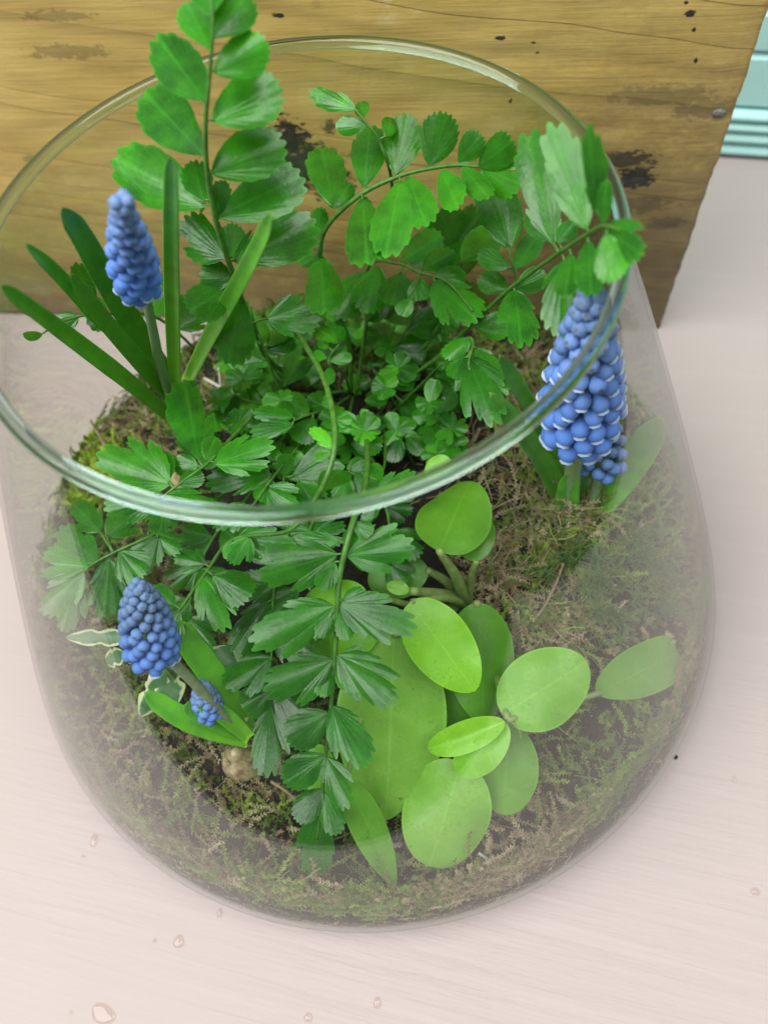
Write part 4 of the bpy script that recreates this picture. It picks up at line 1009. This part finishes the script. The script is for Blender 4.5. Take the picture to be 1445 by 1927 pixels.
tag(moss, 'tangled green and brown moss lining the soil against the glass', 'moss', kind='stuff')
# pale roots and dead twigs lying on the soil
M_TWIG = simple_mat('dry_twig', (0.30, 0.22, 0.13), 0.7, 400, 0.5)
M_ROOT = simple_mat('pale_root', (0.62, 0.60, 0.52), 0.5, 300, 0.3)
for (pts, w, mt_, nm, lab, cat) in [
    ([(385, 712, .088), (430, 735, .09), (470, 742, .088), (520, 738, .085)], 6, M_ROOT, 'root', 'thin pale root across dark soil behind the left flower', 'root'),
    ([(412, 690, .09), (416, 740, .088), (415, 780, .086)], 4, M_ROOT, 'root', 'short upright whitish root beside the left hyacinth leaves', 'root'),
    ([(700, 805, .094), (735, 828, .094), (770, 838, .094)], 6, M_TWIG, 'twig', 'thin brown twig lying under the middle fronds', 'twig'),
    ([(510, 1470, .062), (540, 1490, .062), (565, 1512, .060)], 7, M_TWIG, 'twig', 'reddish dry twig beside the hanging frond tip', 'twig'),
    ([(900, 1605, .045), (925, 1622, .044), (945, 1632, .043)], 7, M_ROOT, 'root', 'small white root on moss right of the lowest pale leaf', 'root'),
    ([(960, 1190, .066), (1010, 1160, .07), (1040, 1110, .078), (1060, 1060, .086)], 8, M_TWIG, 'twig', 'long tan twig rising through moss at the right', 'twig'),
    ([(205, 850, .07), (185, 815, .075), (170, 790, .08)], 8, M_TWIG, 'twig', 'tan twig standing in the bright moss tuft at the left', 'twig')]:
    path = catmull([PV(*p) for p in pts], 6); V, Fc = tube(path, px2m(path[0], w) / 2, px2m(path[-1], w) / 3, 6)
    tag(mesh_obj(nm, V, Fc, mt_, origin=path[0]), lab, cat)

# ------------------------------------------------------------------ water drops
def drop(name, c, n_, u, rx, ry, h, label):
    n_ = n_.normalized(); u = (u - n_ * u.dot(n_)).normalized(); v = n_.cross(u)
    V, Fc = [], []
    ph = random.random() * 6
    for j in range(6):
        a = math.pi / 2 * j / 5
        for k in range(20):
            th = 2 * math.pi * k / 20; wob = 1 + .10 * math.sin(2 * th + ph) + .06 * math.sin(3 * th + ph * 2)
            V.append(c + u * (rx * wob * math.cos(a) * math.cos(th)) + v * (ry * wob * math.cos(a) * math.sin(th)) + n_ * (h * math.sin(a) + 0.0002))
    for j in range(5):
        for k in range(20):
            k2 = (k + 1) % 20; Fc.append((j * 20 + k, j * 20 + k2, (j + 1) * 20 + k2, (j + 1) * 20 + k))
    o = mesh_obj(name, V, Fc, M_WATER, origin=c); tag(o, label, 'water drop', 'water drops around the vase'); return o
Z = Vector((0, 0, 1))
for (x, y, rx, ry, lab) in [(337, 1772, .0040, .0036, 'round water drop on pink table below the vase, left of centre'), (178, 1582, .0030, .0040, 'oblong water drop on pink table left of the vase base'), (195, 1908, .0088, .0050, 'largest water drop at the bottom left of the pink table'),
                            (414, 1718, .0018, .0028, 'small water drop on the table touching the vase base shadow'), (710, 1888, .0026, .0030, 'water drop at the bottom edge near the middle'), (1420, 1678, .0028, .0024, 'lone water drop on the right edge of the pink table'),
                            (292, 1770, .0012, .0012, 'tiny water drop just left of the round one'), (158, 1612, .0016, .0010, 'tiny drop below the oblong drop at left'), (580, 1915, .003, .0022, 'faint drop at the bottom edge left of centre')]:
    drop('water_drop', P(x, y, 0.0), Z, WU, rx * 0.75, ry * 0.75, 0.0009, lab)
for (x, y, r, lab) in [(595, 3, .0022, 'larger water bead on the plank at the top edge'), (614, 53, .0010, 'tiny water bead on the plank below the larger bead')]:
    a_, z_ = bpt(x, y); drop('water_drop', BORG + BU * a_ + Vector((0, 0, z_)) - BN * 0.0006, -BN, BU, r, r, r * 0.55, lab)
# dark crumb beside the vase on the right
cr = P(1270, 1425, 0.0); V, Fc = lathe([(0.0001, 0.0012), (0.0008, 0.0009), (0.0012, 0.0004), (0.0009, 0.0001)], 7)
V = [Vector((v.x * 1.3 * (1 + .3 * mnoise.noise(v * 900)), v.y, v.z)) + cr for v in V]
tag(mesh_obj('soil_crumb', V, Fc, simple_mat('crumb', (0.02, 0.018, 0.015), 0.8), origin=cr), 'tiny black soil crumb on the table at the right of the vase', 'crumb')
